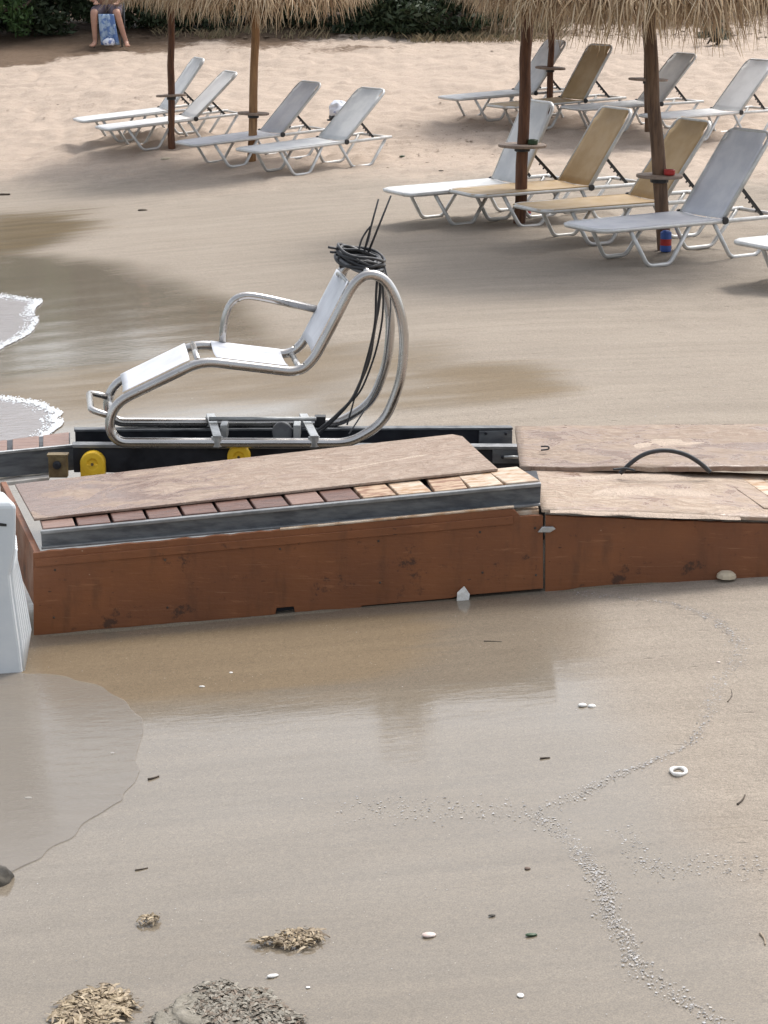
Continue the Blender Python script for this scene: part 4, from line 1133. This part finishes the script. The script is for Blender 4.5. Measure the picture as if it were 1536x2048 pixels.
def ashtray(c, mat, label):
    m = MB(); m.lathe(c + Vector((0, 0, 0.0145)), [(0.045, 0), (0.05, 0.01), (0.05, 0.046), (0.044, 0.05), (0.04, 0.05), (0.036, 0.02)], 18)
    tag(m.build('ashtray', mat), label, 'ashtray')
ashtray(p3[1] + Vector((0.10, -0.05, 0)), 'green_plastic', 'dark green ashtray on the round pole table')
ashtray(p5[1] + Vector((0.075, -0.10, 0.004)), 'red_plastic', 'red ashtray on the round table of the leaning pole')
def cup(px, py, hgt, rad_, label):
    c = G(px, py); root = empty('plastic_bottle', c); tag(root, label, 'bottle')
    m = MB(); m.lathe(c, [(rad_ * 0.86, 0), (rad_, 0.01), (rad_, hgt * 0.9), (rad_ * 0.7, hgt * 0.97), (rad_ * 0.4, hgt)], 18); b_ = m.build('body', 'blue_plastic', root)
    m = MB(); m.lathe(c + Vector((0, 0, hgt * 0.3)), [(rad_ * 1.02, 0), (rad_ * 1.02, hgt * 0.3)], 18); m.build('band', 'red_plastic', b_)
cup(1331, 503, 0.19, 0.05, 'blue container with red band under the large white lounger')
cup(1052, 432, 0.10, 0.05, 'small blue and red container under the tan lounger')

# ------------------------------------------------------------------ bundle on the sand behind the left loungers
def blob(name, c, dims, mat, seed, parent=None, rough=0.25, n=3):
    bm = bmesh.new(); bmesh.ops.create_icosphere(bm, subdivisions=n, radius=1.0)
    for v in bm.verts:
        k = 1 + rough * ((fbm(v.co.x * 2 + seed, v.co.y * 2 + v.co.z * 1.7, 3, seed)) - 0.45) * 2
        v.co = Vector((v.co.x * dims[0], v.co.y * dims[1], max(-0.5, v.co.z) * dims[2])) * k
    me = bpy.data.meshes.new(name); bm.to_mesh(me); bm.free()
    me.polygons.foreach_set('use_smooth', [True] * len(me.polygons)); me.materials.append(M[mat])
    o = bpy.data.objects.new(name, me); COL.objects.link(o); o.location = c
    if parent: o.parent = parent; o.location = Vector(c) - parent.location
    return o
c = G(680, 243)
bd = empty('beach_bundle', c); tag(bd, 'crumpled white and blue bundle on a black bag behind the loungers', 'bag')
blob('bag', c + Vector((-0.03, 0, 0.05)), (0.14, 0.12, 0.075), 'black_plastic', 4, bd)
blob('cloth', c + Vector((0.02, 0.03, 0.16)), (0.17, 0.14, 0.14), 'bundle_white', 6, bd, 0.45, 4)
blob('strap', c + Vector((-0.13, -0.02, 0.022)), (0.06, 0.04, 0.02), 'black_plastic', 9, bd)

# ------------------------------------------------------------------ seated person
def skinned(name, chains, mat, parent, sub=2):
    """one continuous skin-modified body: dict of joints (pos, radius) and edges"""
    J, E, rootj = chains
    bm = bmesh.new(); sk = bm.verts.layers.skin.verify(); vm = {}
    for k, (p, r_) in J.items():
        v = bm.verts.new(p); vm[k] = v; rr = r_ if hasattr(r_, '__len__') else (r_, r_)
        v[sk].radius = rr; v[sk].use_root = (k == rootj)
    for a, b in E: bm.edges.new((vm[a], vm[b]))
    me = bpy.data.meshes.new(name); bm.to_mesh(me); bm.free(); me.materials.append(M[mat])
    o = bpy.data.objects.new(name, me); COL.objects.link(o); o.parent = parent
    s_ = o.modifiers.new('skin', 'SKIN'); s_.use_smooth_shade = True
    u = o.modifiers.new('sub', 'SUBSURF'); u.levels = sub; u.render_levels = sub
    return o
pc = G(214, 97)
per = empty('person', (pc.x, pc.y + 0.28, ter1(pc.x, pc.y + 0.28)))
per.scale = (1.12,) * 3
tag(per, 'person seated under the trees in mauve shorts holding a blue towel between bare legs', 'person')
# local frame: x right in the picture, -y towards the camera
J = {'pelvis': ((0.0, 0.22, 0.50), (0.15, 0.12)), 'waist': ((0, 0.20, 0.68), (0.15, 0.11)), 'chest': ((0, 0.12, 0.88), (0.17, 0.12)), 'neck0': ((0, 0.06, 1.06), (0.07, 0.07)), 'neck': ((0, 0.02, 1.12), (0.055, 0.055)),
     'head': ((0, -0.02, 1.22), (0.075, 0.088)), 'crown': ((0, -0.02, 1.31), (0.07, 0.08))}
E = [('pelvis', 'waist'), ('waist', 'chest'), ('chest', 'neck0'), ('neck0', 'neck'), ('neck', 'head'), ('head', 'crown')]
legs = {'L': (-0.10, -0.19, -0.18), 'R': (0.10, 0.16, 0.30)}
for k, (xh, xk, xf) in legs.items():
    s_ = -1 if k == 'L' else 1
    J.update({'hip' + k: ((xh, 0.16, 0.50), 0.095), 'mid' + k: ((xh * 0.5 + xk * 0.5, -0.02, 0.52), 0.085), 'knee' + k: ((xk, -0.22, 0.53), 0.062), 'calf' + k: ((xk * 0.7 + xf * 0.3, -0.235, 0.38), 0.056),
              'shin' + k: ((xk * 0.3 + xf * 0.7, -0.245, 0.2), 0.042), 'ankle' + k: ((xf, -0.25, 0.075), 0.036), 'foot' + k: ((xf + s_ * 0.02, -0.32, 0.035), (0.042, 0.028)), 'toe' + k: ((xf + s_ * 0.045, -0.42, 0.024), (0.04, 0.018))})
    E += [('pelvis', 'hip' + k), ('hip' + k, 'mid' + k), ('mid' + k, 'knee' + k), ('knee' + k, 'calf' + k), ('calf' + k, 'shin' + k), ('shin' + k, 'ankle' + k), ('ankle' + k, 'foot' + k), ('foot' + k, 'toe' + k)]
    J.update({'sho' + k: ((s_ * 0.18, 0.09, 0.98), 0.055), 'elb' + k: ((s_ * 0.25, -0.02, 0.72), 0.042), 'wri' + k: ((s_ * 0.17, -0.06, 0.68), 0.03), 'palm' + k: ((s_ * 0.16, -0.13, 0.66), (0.034, 0.02))})
    E += [('chest', 'sho' + k), ('sho' + k, 'elb' + k), ('elb' + k, 'wri' + k), ('wri' + k, 'palm' + k)]
    for f in range(5):
        fx = s_ * (0.16 + (f - 1.5) * 0.018)
        if f == 4: a, b = (s_ * 0.115, -0.145, 0.65), (s_ * 0.10, -0.175, 0.645)
        else: a, b = (fx, -0.185, 0.66 - 0.003 * abs(f - 1)), (fx, -0.225 + 0.006 * abs(f - 1), 0.64)
        J.update({'fa%d' % f + k: (a, 0.009), 'fb%d' % f + k: (b, 0.008)})
        E += [('palm' + k, 'fa%d' % f + k), ('fa%d' % f + k, 'fb%d' % f + k)]
skinned('body', (J, E, 'pelvis'), 'skin', per)
Js = {'p': ((0, 0.21, 0.51), (0.175, 0.14)), 'w': ((0, 0.2, 0.66), (0.165, 0.125))}
Es = [('p', 'w')]
for k, (xh, xk, xf) in legs.items():
    Js.update({'h' + k: ((xh, 0.14, 0.51), 0.125), 'm' + k: ((xh * 0.5 + xk * 0.5, -0.03, 0.53), 0.115), 'k' + k: ((xk * 0.98, -0.23, 0.525), 0.10)}); Es += [('p', 'h' + k), ('h' + k, 'm' + k), ('m' + k, 'k' + k)]
skinned('shorts', (Js, Es, 'p'), 'cloth_mauve', per)
Jt = {'w': ((0, 0.2, 0.62), (0.165, 0.125)), 'c': ((0, 0.125, 0.88), (0.19, 0.14)), 'n': ((0, 0.07, 1.04), (0.1, 0.085)), 'sL': ((-0.19, 0.09, 0.98), 0.07), 'eL': ((-0.235, 0.02, 0.82), 0.062), 'sR': ((0.19, 0.09, 0.98), 0.07), 'eR': ((0.235, 0.02, 0.82), 0.062)}
skinned('shirt', (Jt, [('w', 'c'), ('c', 'n'), ('c', 'sL'), ('sL', 'eL'), ('c', 'sR'), ('sR', 'eR')], 'c'), 'cloth_navy', per)
hr = blob('hair', (0, 0, 0), (0.10, 0.115, 0.10), 'hair', 3, None, 0.12); hr.parent = per; hr.location = (0, 0.01, 1.30)
for (x, y, z, s_) in ((-0.03, -0.105, 1.245, 0.012), (0.03, -0.105, 1.245, 0.012)):
    e_ = blob('eye', (0, 0, 0), (s_, s_, s_), 'shell_white', 2, None, 0.0, 2); e_.parent = per; e_.location = (x, y, z)
ns = blob('nose', (0, 0, 0), (0.012, 0.02, 0.02), 'skin', 2, None, 0.0, 2); ns.parent = per; ns.location = (0, -0.115, 1.215)
mo = blob('mouth', (0, 0, 0), (0.022, 0.008, 0.007), 'red_plastic', 2, None, 0.0, 2); mo.parent = per; mo.location = (0, -0.1, 1.18)
# towel hanging between the knees
pw = per.location
tw = empty('patterned_towel', pw + Vector((0.03, -0.3, 0.0))); tag(tw, 'blue and white patterned towel hanging between the seated person\'s knees', 'towel')
rows = []
for i in range(15):
    t = i / 14
    rows.append([pw + Vector((-0.13 + 0.27 * j / 12 * (1 + 0.2 * t) + 0.03 * t, -0.30 - 0.05 * math.sin(t * 2.6) + 0.028 * math.sin(j * 1.5 + t * 2) * (0.4 + t), 0.56 - 0.52 * t)) for j in range(13)])
m = MB(); m.sheet(rows, 0.012, Vector((0, -1, 0))); m.build('cloth', 'towel_blue', tw)
blob('rolled_end', pw + Vector((0.045, -0.36, 0.08)), (0.10, 0.08, 0.085), 'bundle_white', 8, tw, 0.3)
# the seat the person sits on
st = empty('folding_stool', pw + Vector((0, 0.2, 0))); tag(st, 'dark folding chair under the seated person', 'chair')
m = MB(); m.box((pw.x - 0.25, pw.y + 0.02, pw.z + 0.36), (pw.x + 0.22, pw.y + 0.42, pw.z + 0.385)); m.build('seat', 'black_plastic', st, bevel=0.01)
m = MB(); m.box((pw.x - 0.25, pw.y + 0.42, pw.z + 0.45), (pw.x + 0.22, pw.y + 0.445, pw.z + 0.85)); m.build('backrest', 'black_plastic', st, bevel=0.01)
for (dx, dy) in ((-0.26, 0.0), (0.23, 0.0), (-0.26, 0.43), (0.23, 0.43)):
    m = MB(); m.tube([pw + Vector((dx, dy, -0.03)), pw + Vector((dx, dy, 0.40 if dy < 0.2 else 0.86))], 0.014, 8); m.build('leg', 'alu_dark', st)

# ------------------------------------------------------------------ trees and bushes at the back
def leaf_cloud(rnd, c, dims, n, size, bias=0.6, droop=0.0, clumps=26):
    """leaf-sized quads gathered into uneven clumps through an ellipsoid"""
    cl = rnd.normal(0, 1, (clumps, 3)); cl /= np.linalg.norm(cl, axis=1)[:, None]
    cl *= rnd.uniform(0.25, 1.0, (clumps, 1)) ** bias
    cr = rnd.uniform(0.18, 0.42, clumps)
    k = rnd.integers(0, clumps, n)
    q = rnd.normal(0, 1, (n, 3)); q /= np.linalg.norm(q, axis=1)[:, None]
    pos = cl[k] + q * (rnd.uniform(0, 1, (n, 1)) ** 0.45) * cr[k][:, None]
    pos = pos * np.array(dims) + np.array(c)
    a = rnd.normal(0, 1, (n, 3)); a[:, 2] -= droop; a /= np.linalg.norm(a, axis=1)[:, None]
    b = rnd.normal(0, 1, (n, 3)); b -= a * (a * b).sum(1)[:, None]; b /= np.linalg.norm(b, axis=1)[:, None]
    s = rnd.uniform(0.6, 1.4, (n, 1)) * size
    V = np.stack([pos - a * s, pos - b * s * 0.35, pos + a * s, pos + b * s * 0.35], 1).reshape(-1, 3)
    F = np.arange(n * 4).reshape(n, 4)
    return V, F
def make_tree(px, py, dims, zc, leaf, label, seed, n=9000, size=0.07, name='tree', ybase=None, limbs=7, clumps=30, cat='tree', group='trees and bushes behind the beach', lean=0):
    rnd = np.random.default_rng(seed)
    b = G(px, py) if ybase is None else onT(PY(px, 60, ybase).x, ybase)
    root = empty(name, b); tag(root, label, cat, group)
    m = MB(); top = Vector((b.x + lean, b.y, b.z + zc)); r0 = 0.035 * zc + 0.03
    tr = [b + Vector((0, 0, -0.1))] + [b.lerp(top, t) + Vector((rnd.normal(0, 0.08), rnd.normal(0, 0.05), 0)) for t in (0.3, 0.6, 1.0)]
    m.tube(smooth_path(tr, 2), list(np.linspace(r0, r0 * 0.4, len(smooth_path(tr, 2)))), 9); tk = m.build('trunk', 'bark', root)
    for i in range(limbs):
        t = rnd.uniform(0.05, 0.8); s_ = b.lerp(top, t); e = top + Vector((rnd.uniform(-1, 1) * dims[0] * 0.8, rnd.uniform(-1, 1) * dims[1] * 0.8, rnd.uniform(-0.7, 0.5) * dims[2]))
        pts = smooth_path([s_, s_.lerp(e, 0.4) + Vector((rnd.normal(0, 0.2), rnd.normal(0, 0.1), rnd.normal(0.1, 0.15))), e], 2)
        m = MB(); m.tube(pts, list(np.linspace(r0 * 0.5, 0.012, len(pts))), 6); m.build('limb', 'bark', tk)
    V, F = leaf_cloud(rnd, (top.x, top.y, top.z), dims, n, size, clumps=clumps, droop=0.4)
    V[:, 2] = np.maximum(V[:, 2], terr(V[:, 0], V[:, 1]) + 0.02)
    cr = fast_mesh('crown', V - np.array(b), F, leaf); cr.parent = root
    return root
make_tree(-10, 88, (0.75, 0.7, 1.0), 1.25, 'leaf_bright', 'bright green leafy bush at the top left corner', 50, 9000, 0.055, 'leafy_bush', clumps=40, cat='bush')
k = 60
spec = [(-150, 42.5, (2.6, 1.8, 1.9), 2.0), (90, 42.0, (2.4, 1.6, 1.7), 1.8), (300, 41.8, (2.2, 1.5, 1.5), 1.6), (500, 42.2, (2.3, 1.6, 1.7), 1.8), (690, 42.0, (2.2, 1.5, 1.5), 1.6), (880, 43.0, (2.3, 1.6, 1.6), 1.7), (1090, 44.5, (2.4, 1.7, 1.7), 1.8), (1320, 45.0, (2.4, 1.8, 1.8), 1.9), (1560, 45.5, (2.6, 1.8, 1.8), 1.9)]
where = ['at the left frame edge', 'behind the seated person', 'right of the seated person', 'behind the left straw parasols', 'with bare twigs below, behind the bundle', 'above the middle of the sand bank', 'behind the slim far pole', 'behind the leaning pole', 'at the right frame edge']
for (px, yb, dm, zc), wh in zip(spec, where):
    make_tree(px, 0, dm, zc, 'leaf_dark', 'dark green tree ' + wh, k, 11000, 0.085, 'dense_tree', ybase=yb, clumps=44); k += 1
# low scrub that closes the shade under the trees
for px, yb, dm, zc, wh in ((40, 41.0, (1.3, 0.7, 0.7), 0.55, 'left of the seated person'), (330, 41.2, (1.5, 0.7, 0.75), 0.6, 'right of the seated person'), (560, 41.4, (1.5, 0.7, 0.6), 0.5, 'above the left loungers'), (760, 40.6, (1.3, 0.6, 0.6), 0.5, 'with grey twigs above the bundle'), (900, 40.2, (1.2, 0.6, 0.5), 0.4, 'at the middle of the sand bank'), (1080, 43, (1.5, 0.7, 0.7), 0.6, 'behind the slim far pole'), (1300, 43.8, (1.7, 0.7, 0.7), 0.6, 'behind the leaning pole')):
    make_tree(px, 0, dm, zc, 'leaf_dark', 'low dark scrub bush ' + wh, k, 5200, 0.07, 'scrub_bush', ybase=yb, limbs=9, clumps=34, cat='bush'); k += 1
make_tree(1425, 88, (0.30, 0.25, 0.24), 0.24, 'leaf_grey', 'small grey green plant on the sand under the right thatch', 90, 1500, 0.035, 'beach_plant', limbs=5, clumps=16, cat='plant')
# bare fallen branches in front of the scrub
for i, pts in enumerate(([(700, 10, 1.0), (712, 28, .5), (720, 46, .2), (735, 55, .06)], [(760, 0, .9), (748, 24, .6), (728, 34, .4), (716, 48, .1)], [(900, 42, .35), (880, 40, .3), (868, 38, .36), (850, 30, .5)], [(890, 60, .05), (885, 45, .3), (870, 36, .5), (850, 26, .7)])):
    q = [G(pts[-1][0], 66) + Vector((0, 0.6, 0))]; yb = q[0].y
    m = MB(); w_ = [PY(x, y, yb) for x, y, _ in pts]; sp = smooth_path(w_, 3); m.tube(sp, list(np.linspace(0.014, 0.024, len(sp))), 7)
    tag(m.build('bare_branch', 'dead_wood'), ['forked bare branch hanging in the dark scrub, left one', 'bare branch crossing the dark scrub above the bundle', 'pale arched twig on the sand bank, lower one', 'pale arched twig on the sand bank, upper one'][i], 'branch', 'bare branches in the scrub')

# ------------------------------------------------------------------ ground cover that nobody could count
def tufts(name, spots, n, mat, hgt, spread, seed):
    rnd = np.random.default_rng(seed); V = []; F = []
    for (x, y) in spots:
        for _ in range(n):
            a = rnd.uniform(0, 6.28); px_, py_ = x + rnd.normal(0, spread), y + rnd.normal(0, spread * 0.6); z = ter1(px_, py_) - 0.01
            h = hgt * rnd.uniform(0.4, 1.1); lx, ly = rnd.normal(0, h * 0.5), rnd.normal(0, h * 0.3); w_ = 0.008
            o = len(V); V += [(px_ - w_, py_, z), (px_ + w_, py_, z), (px_ + lx * 0.5, py_ + ly * 0.5, z + h * 0.7), (px_ + lx, py_ + ly, z + h)]
            F += [(o, o + 1, o + 2), (o + 1, o + 3, o + 2)]
    return tag(fast_mesh(name, V, F, mat), kind='stuff')
rnd = np.random.default_rng(5)
spots = []
for _ in range(150):
    g = G(rnd.uniform(820, 1130), rnd.uniform(46, 84)); spots.append((g.x, g.y))
for _ in range(90):
    g = G(rnd.uniform(300, 900), rnd.uniform(50, 76)); spots.append((g.x, g.y))
tufts('dry_grass', spots, 14, 'dry_grass', 0.14, 0.12, 3)

def scatter(name, pts, mat, smin, smax, seed, lift=0.25, aspect=2.0):
    rnd = np.random.default_rng(seed); V = []; F = []
    for (x, y) in pts:
        s = smin * (smax / smin) ** (rnd.random() ** 1.6); a = rnd.uniform(0, 6.28); asp = rnd.uniform(0.3, 1.0)
        z = ter1(x, y) - 0.0 ; ca, sa = math.cos(a), math.sin(a); h = s * rnd.uniform(0.04, lift)
        o = len(V)
        for (u, v, k) in ((-1, 0, 0), (0.2, -asp, 0.05), (1, 0.1, 0), (-0.1, asp, 0.05), (0, 0, 1)):
            V.append((x + s * (u * ca - v * sa), y + s * (u * sa + v * ca), z + 0.002 + h * k))
        F += [(o, o + 1, o + 4), (o + 1, o + 2, o + 4), (o + 2, o + 3, o + 4), (o + 3, o, o + 4)]
    return tag(fast_mesh(name, V, F, mat), kind='stuff')
# wrack line of shell grit (picked in the photograph, laid on the sand)
def along(line, n, sp, seed, wob=0.05):
    rnd = np.random.default_rng(seed)
    pts = [G(x, y) for x, y in line]; L = [0]
    sp_ = smooth_path([Vector((p.x, p.y, 0)) for p in pts], 2)
    for a, b in zip(sp_[:-1], sp_[1:]): L.append(L[-1] + (b - a).length)
    out = []
    for _ in range(n):
        t = rnd.uniform(0, L[-1]); i = max(0, np.searchsorted(L, t) - 1); f = (t - L[i]) / max(1e-6, L[i + 1] - L[i])
        dens = vnoise(t * 3.0, 0.5, seed)
        if rnd.random() > 0.25 + dens ** 1.5 * 1.2: continue
        p = sp_[i].lerp(sp_[i + 1], f); s = sp * (0.35 + 1.3 * vnoise(t * 2.1, 7.5, seed))
        out.append((p.x + rnd.normal(0, s), p.y + rnd.normal(0, s * 1.2)))
    return out
wr = along([(1150, 1185), (1240, 1195), (1340, 1205), (1430, 1235), (1478, 1285), (1480, 1320), (1425, 1385), (1415, 1440), (1380, 1490), (1300, 1525), (1220, 1555), (1130, 1605), (1060, 1632)], 3600, 0.016, 2)
wr += along([(1060, 1632), (1110, 1650), (1170, 1715), (1210, 1770), (1215, 1830), (1260, 1890), (1280, 1945), (1340, 1985), (1400, 2020), (1460, 2060)], 3800, 0.02, 3)
wr += along([(700, 1612), (800, 1615), (900, 1618), (1000, 1620), (1060, 1632)], 700, 0.045, 4)
wr += along([(1240, 1660), (1290, 1720), (1310, 1755), (1400, 1720), (1460, 1735), (1560, 1740)], 900, 0.04, 5)
wr += along([(1290, 705), (1360, 725), (1400, 745), (1440, 775), (1468, 805), (1462, 835)], 300, 0.03, 6)
wr += along([(1440, 640), (1300, 650), (1240, 670), (1200, 700)], 120, 0.04, 7)
scatter('shell_grit', wr, 'grit', 0.0012, 0.0065, 4, 0.12)
rnd = np.random.default_rng(77); pts = []
for _ in range(1500):
    p = G(rnd.uniform(0, 1536), rnd.uniform(1200, 2080)); pts.append((p.x, p.y))
scatter('sand_specks', pts, 'grit', 0.001, 0.0036, 6)
pts = []
for _ in range(160):
    p = G(rnd.uniform(0, 1536), rnd.uniform(340, 850)); pts.append((p.x, p.y))
scatter('sand_specks', pts, 'grit', 0.003, 0.010, 12)
pts = []
for _ in range(650):
    if rnd.random() < 0.5: p = G(rnd.normal(180, 140), rnd.normal(205, 16))
    else: p = G(rnd.normal(920, 110), rnd.normal(290, 24))
    pts.append((p.x, p.y))
for _ in range(500):
    p = G(rnd.uniform(0, 1536), rnd.uniform(60, 110)); pts.append((p.x, p.y))
scatter('beach_litter', pts, 'litter', 0.008, 0.035, 8)
pts = []
for _ in range(4500):
    p = G(rnd.uniform(-60, 1600), rnd.uniform(30, 76) ** 1.0); pts.append((p.x, p.y))
scatter('leaf_litter', pts, 'litter', 0.02, 0.06, 9)

# seaweed heaps
def weed(px, py, rx, ry, n, mat, seed, label, mound=0.0, ln=0.03, wd=0.007):
    rnd = np.random.default_rng(seed); c = G(px, py); V = []; F = []
    for _ in range(n):
        a = rnd.uniform(0, 6.28); r_ = rnd.random() ** 0.6
        x, y = c.x + rx * r_ * math.cos(a) * (0.6 + 0.7 * vnoise(a * 2, 1.5, seed)), c.y + ry * r_ * math.sin(a) * (0.6 + 0.7 * vnoise(a * 3, 4.5, seed))
        hgt = mound * (1 - r_ ** 2) + rnd.uniform(0, 0.006)
        z = ter1(x, y) + 0.003 + hgt; d = rnd.uniform(0, 6.28); l = ln * rnd.uniform(0.4, 1.3); w_ = wd * rnd.uniform(0.5, 1.2)
        ca, sa = math.cos(d), math.sin(d); cv = rnd.uniform(-0.6, 0.6); o = len(V); tz = rnd.normal(0, 0.14)
        for k in range(4):
            t = k / 3 - 0.5; bx = l * t; by = cv * l * (t * t - 0.1); wk = w_ * (1 if 0 < k < 3 else 0.35); zz = z + l * t * tz + 0.006 * (1 - 4 * t * t)
            for s_, zo in ((-1, 0), (1, 0.003)):
                V.append((x + bx * ca - (by + s_ * wk) * sa, y + bx * sa + (by + s_ * wk) * ca, max(zz + zo, ter1(x, y) + 0.001)))
        for k in range(3): F.append((o + 2 * k, o + 2 * k + 1, o + 2 * k + 3, o + 2 * k + 2))
    me = fast_mesh('seaweed_clump', V - np.array(c), F, mat); me.location = c
    return tag(me, label, 'seaweed', 'clumps of dead seaweed on the wet sand')
weed(600, 1880, 0.075, 0.075, 190, 'seaweed_gold', 1, 'golden seaweed clump trailing to the left, mid foreground', 0.0, 0.045, 0.0035)
s2 = weed(530, 1887, 0.05, 0.025, 40, 'seaweed_gold', 2, 'thin golden seaweed strands left of the golden clump', 0.001, 0.045, 0.003)
weed(298, 1845, 0.034, 0.035, 45, 'seaweed_gold', 3, 'small brown seaweed tuft alone on grey wet sand', 0.006, 0.032, 0.0035)
weed(185, 2022, 0.12, 0.13, 620, 'seaweed_gold', 4, 'yellowish leafy seaweed heap at the bottom edge', 0.002, 0.055, 0.0045)
weed(450, 2040, 0.215, 0.21, 3000, 'seaweed_grey', 5, 'large grey seaweed mound cut by the bottom edge', 0.022, 0.034, 0.0045)
c = G(450, 2040); mo_ = blob('seaweed_bed', c, (0.19, 0.19, 0.026), 'weed_bed', 12, None, 0.3, 5); tag(mo_, kind='stuff')

# dark rock and pool at the left edge
c = G(-6, 1760); rk = blob('dark_rock', c, (0.055, 0.06, 0.05), 'rock', 14, None, 0.35, 3); tag(rk, 'dark rounded rock cut by the left frame edge', 'rock')

# single shells, chips and twigs
def shell(px, py, s, mat, label, kind='shell', asp=(1, 0.6), rot=0.0, seed=1, cat='shell'):
    c = G(px, py); bm = bmesh.new(); bmesh.ops.create_icosphere(bm, subdivisions=2, radius=1.0)
    for v in bm.verts:
        k = 1 + 0.35 * (fbm(v.co.x * 1.5 + seed * 3, v.co.y * 1.5 + v.co.z, 2, seed) - 0.4)
        v.co = Vector((v.co.x * s * asp[0] * k, v.co.y * s * asp[1] * k * 1.6, max(-0.3, v.co.z) * s * 0.32))
    me = bpy.data.meshes.new(kind); bm.to_mesh(me); bm.free(); me.polygons.foreach_set('use_smooth', [True] * len(me.polygons)); me.materials.append(M[mat])
    o = bpy.data.objects.new(kind, me); COL.objects.link(o); o.location = c + Vector((0, 0, 0.002)); o.rotation_euler = (0, 0, rot); tag(o, label, cat, 'small shells and chips on the sand')
c = G(1175, 1413); lob = empty('shell', c); tag(lob, 'white two-lobed shell lying on the wet sand left of the wrack line', 'shell', 'small shells and chips on the sand')
for (dx, dy, sx) in ((-0.018, 0.008, 0.018), (0.017, -0.004, 0.017)):
    o_ = blob('lobe', c + Vector((dx, dy, 0.003)), (sx, 0.015, 0.007), 'shell_white', int(dx * 1000) % 7, lob, 0.2, 2)
c = G(1357, 1545); m = MB()
pts = [c + Vector((0.026 * math.cos(a), 0.034 * math.sin(a) * (1 + 0.1 * math.sin(2 * a)), 0.005)) for a in [2 * math.pi * k / 20 for k in range(20)]]
m.tube(pts, [0.007 + 0.002 * math.sin(k) for k in range(20)], 7, True); tag(m.build('shell_ring', 'shell_white'), 'white ring-shaped shell at the right of the wrack line', 'shell')
shell(545, 1953, 0.016, 'shell_white', 'white sliver shell below the golden seaweed', asp=(1.2, 0.4), rot=0.3, seed=5)
shell(616, 1976, 0.007, 'shell_white', 'tiny bright white chip near the grey mound', seed=6)
shell(858, 1871, 0.021, 'shell_pink', 'pinkish flat shell in the middle foreground', asp=(1.1, 0.5), rot=0.2, seed=7)
shell(1041, 1992, 0.011, 'shell_white', 'small round white shell near the bottom right', asp=(1, 0.8), seed=8)
shell(225, 1507, 0.008, 'shell_white', 'white chip in the shallow run-up, upper one', seed=9)
shell(56, 1597, 0.014, 'shell_white', 'white chip in the shallow run-up, lower left one', asp=(1.1, 0.4), seed=10)
shell(1055, 1738, 0.010, 'pebble', 'small brown pebble on smooth sand', 'pebble', (1, 0.7), 0, 11, 'pebble')
shell(984, 1832, 0.011, 'rock', 'small black chip below the brown pebble', 'pebble', (1.1, 0.35), 0.1, 12, 'pebble')
shell(1062, 1871, 0.016, 'green_plastic', 'small green weed scrap right of the pinkish shell', 'weed_scrap', (1.2, 0.4), 0.1, 13, 'seaweed')
shell(1437, 1325, 0.009, 'shell_pink', 'small pink chip beside the wrack bend', asp=(1, 0.5), seed=14)
shell(404, 1374, 0.012, 'shell_white', 'pale sliver in the brown wet patch', asp=(1.1, 0.3), seed=15)
shell(462, 1346, 0.008, 'shell_white', 'pale dot in the brown wet patch', seed=16)
shell(333, 318, 0.075, 'pale_stone', 'flat pale stone in front of the left loungers', 'flat_stone', (1.1, 0.5), 0, 17, 'stone')
shell(285, 421, 0.05, 'twig', 'dark scrap on the damp sand below the left loungers', 'bark_scrap', (1.2, 0.35), 0, 18, 'scrap')
shell(805, 313, 0.045, 'green_plastic', 'green leaf on the sand right of the left loungers', 'fallen_leaf', (1, 0.5), 0, 19, 'leaf')
shell(882, 342, 0.035, 'twig', 'dark pebble on the sand left of the near loungers', 'pebble', (1, 0.5), 0, 20, 'pebble')
shell(906, 325, 0.035, 'twig', 'dark pebble just above the other near the loungers', 'pebble', (1, 0.5), 0, 21, 'pebble')
def stick(a, b, r_, label, mat='twig', lift=0.01):
    p, q = G(*a), G(*b); p.z += r_ * 0.6; q.z += r_ * 0.4; mid = (p + q) / 2 + (q - p).cross(Vector((0, 0, 1))) * random.uniform(-0.12, 0.12)
    m = MB(); sp = smooth_path([p, mid, q], 2); m.tube(sp, list(np.linspace(r_, r_ * 0.5, len(sp))), 7); tag(m.build('twig', mat), label, 'twig', 'twigs washed up on the sand')
stick((-30, 393), (20, 390), 0.022, 'dark driftwood stick at the left frame edge')
stick((296, 1560), (318, 1553), 0.005, 'short dark twig at the edge of the run-up')
stick((270, 1741), (296, 1736), 0.003, 'thin twig on the grey wet sand')
stick((1455, 1405), (1462, 1380), 0.003, 'thin upright twig beside the wrack line')
stick((1475, 1610), (1490, 1590), 0.004, 'short twig right of the white ring shell')
stick((968, 1283), (1004, 1284), 0.003, 'thin twig on wet sand in front of the brown panel')
stick((1080, 1518), (1100, 1516), 0.004, 'small dark twig left of the wrack line')
stick((1520, 1868), (1530, 1890), 0.004, 'pale twig at the right edge of the foreground', 'dead_wood')
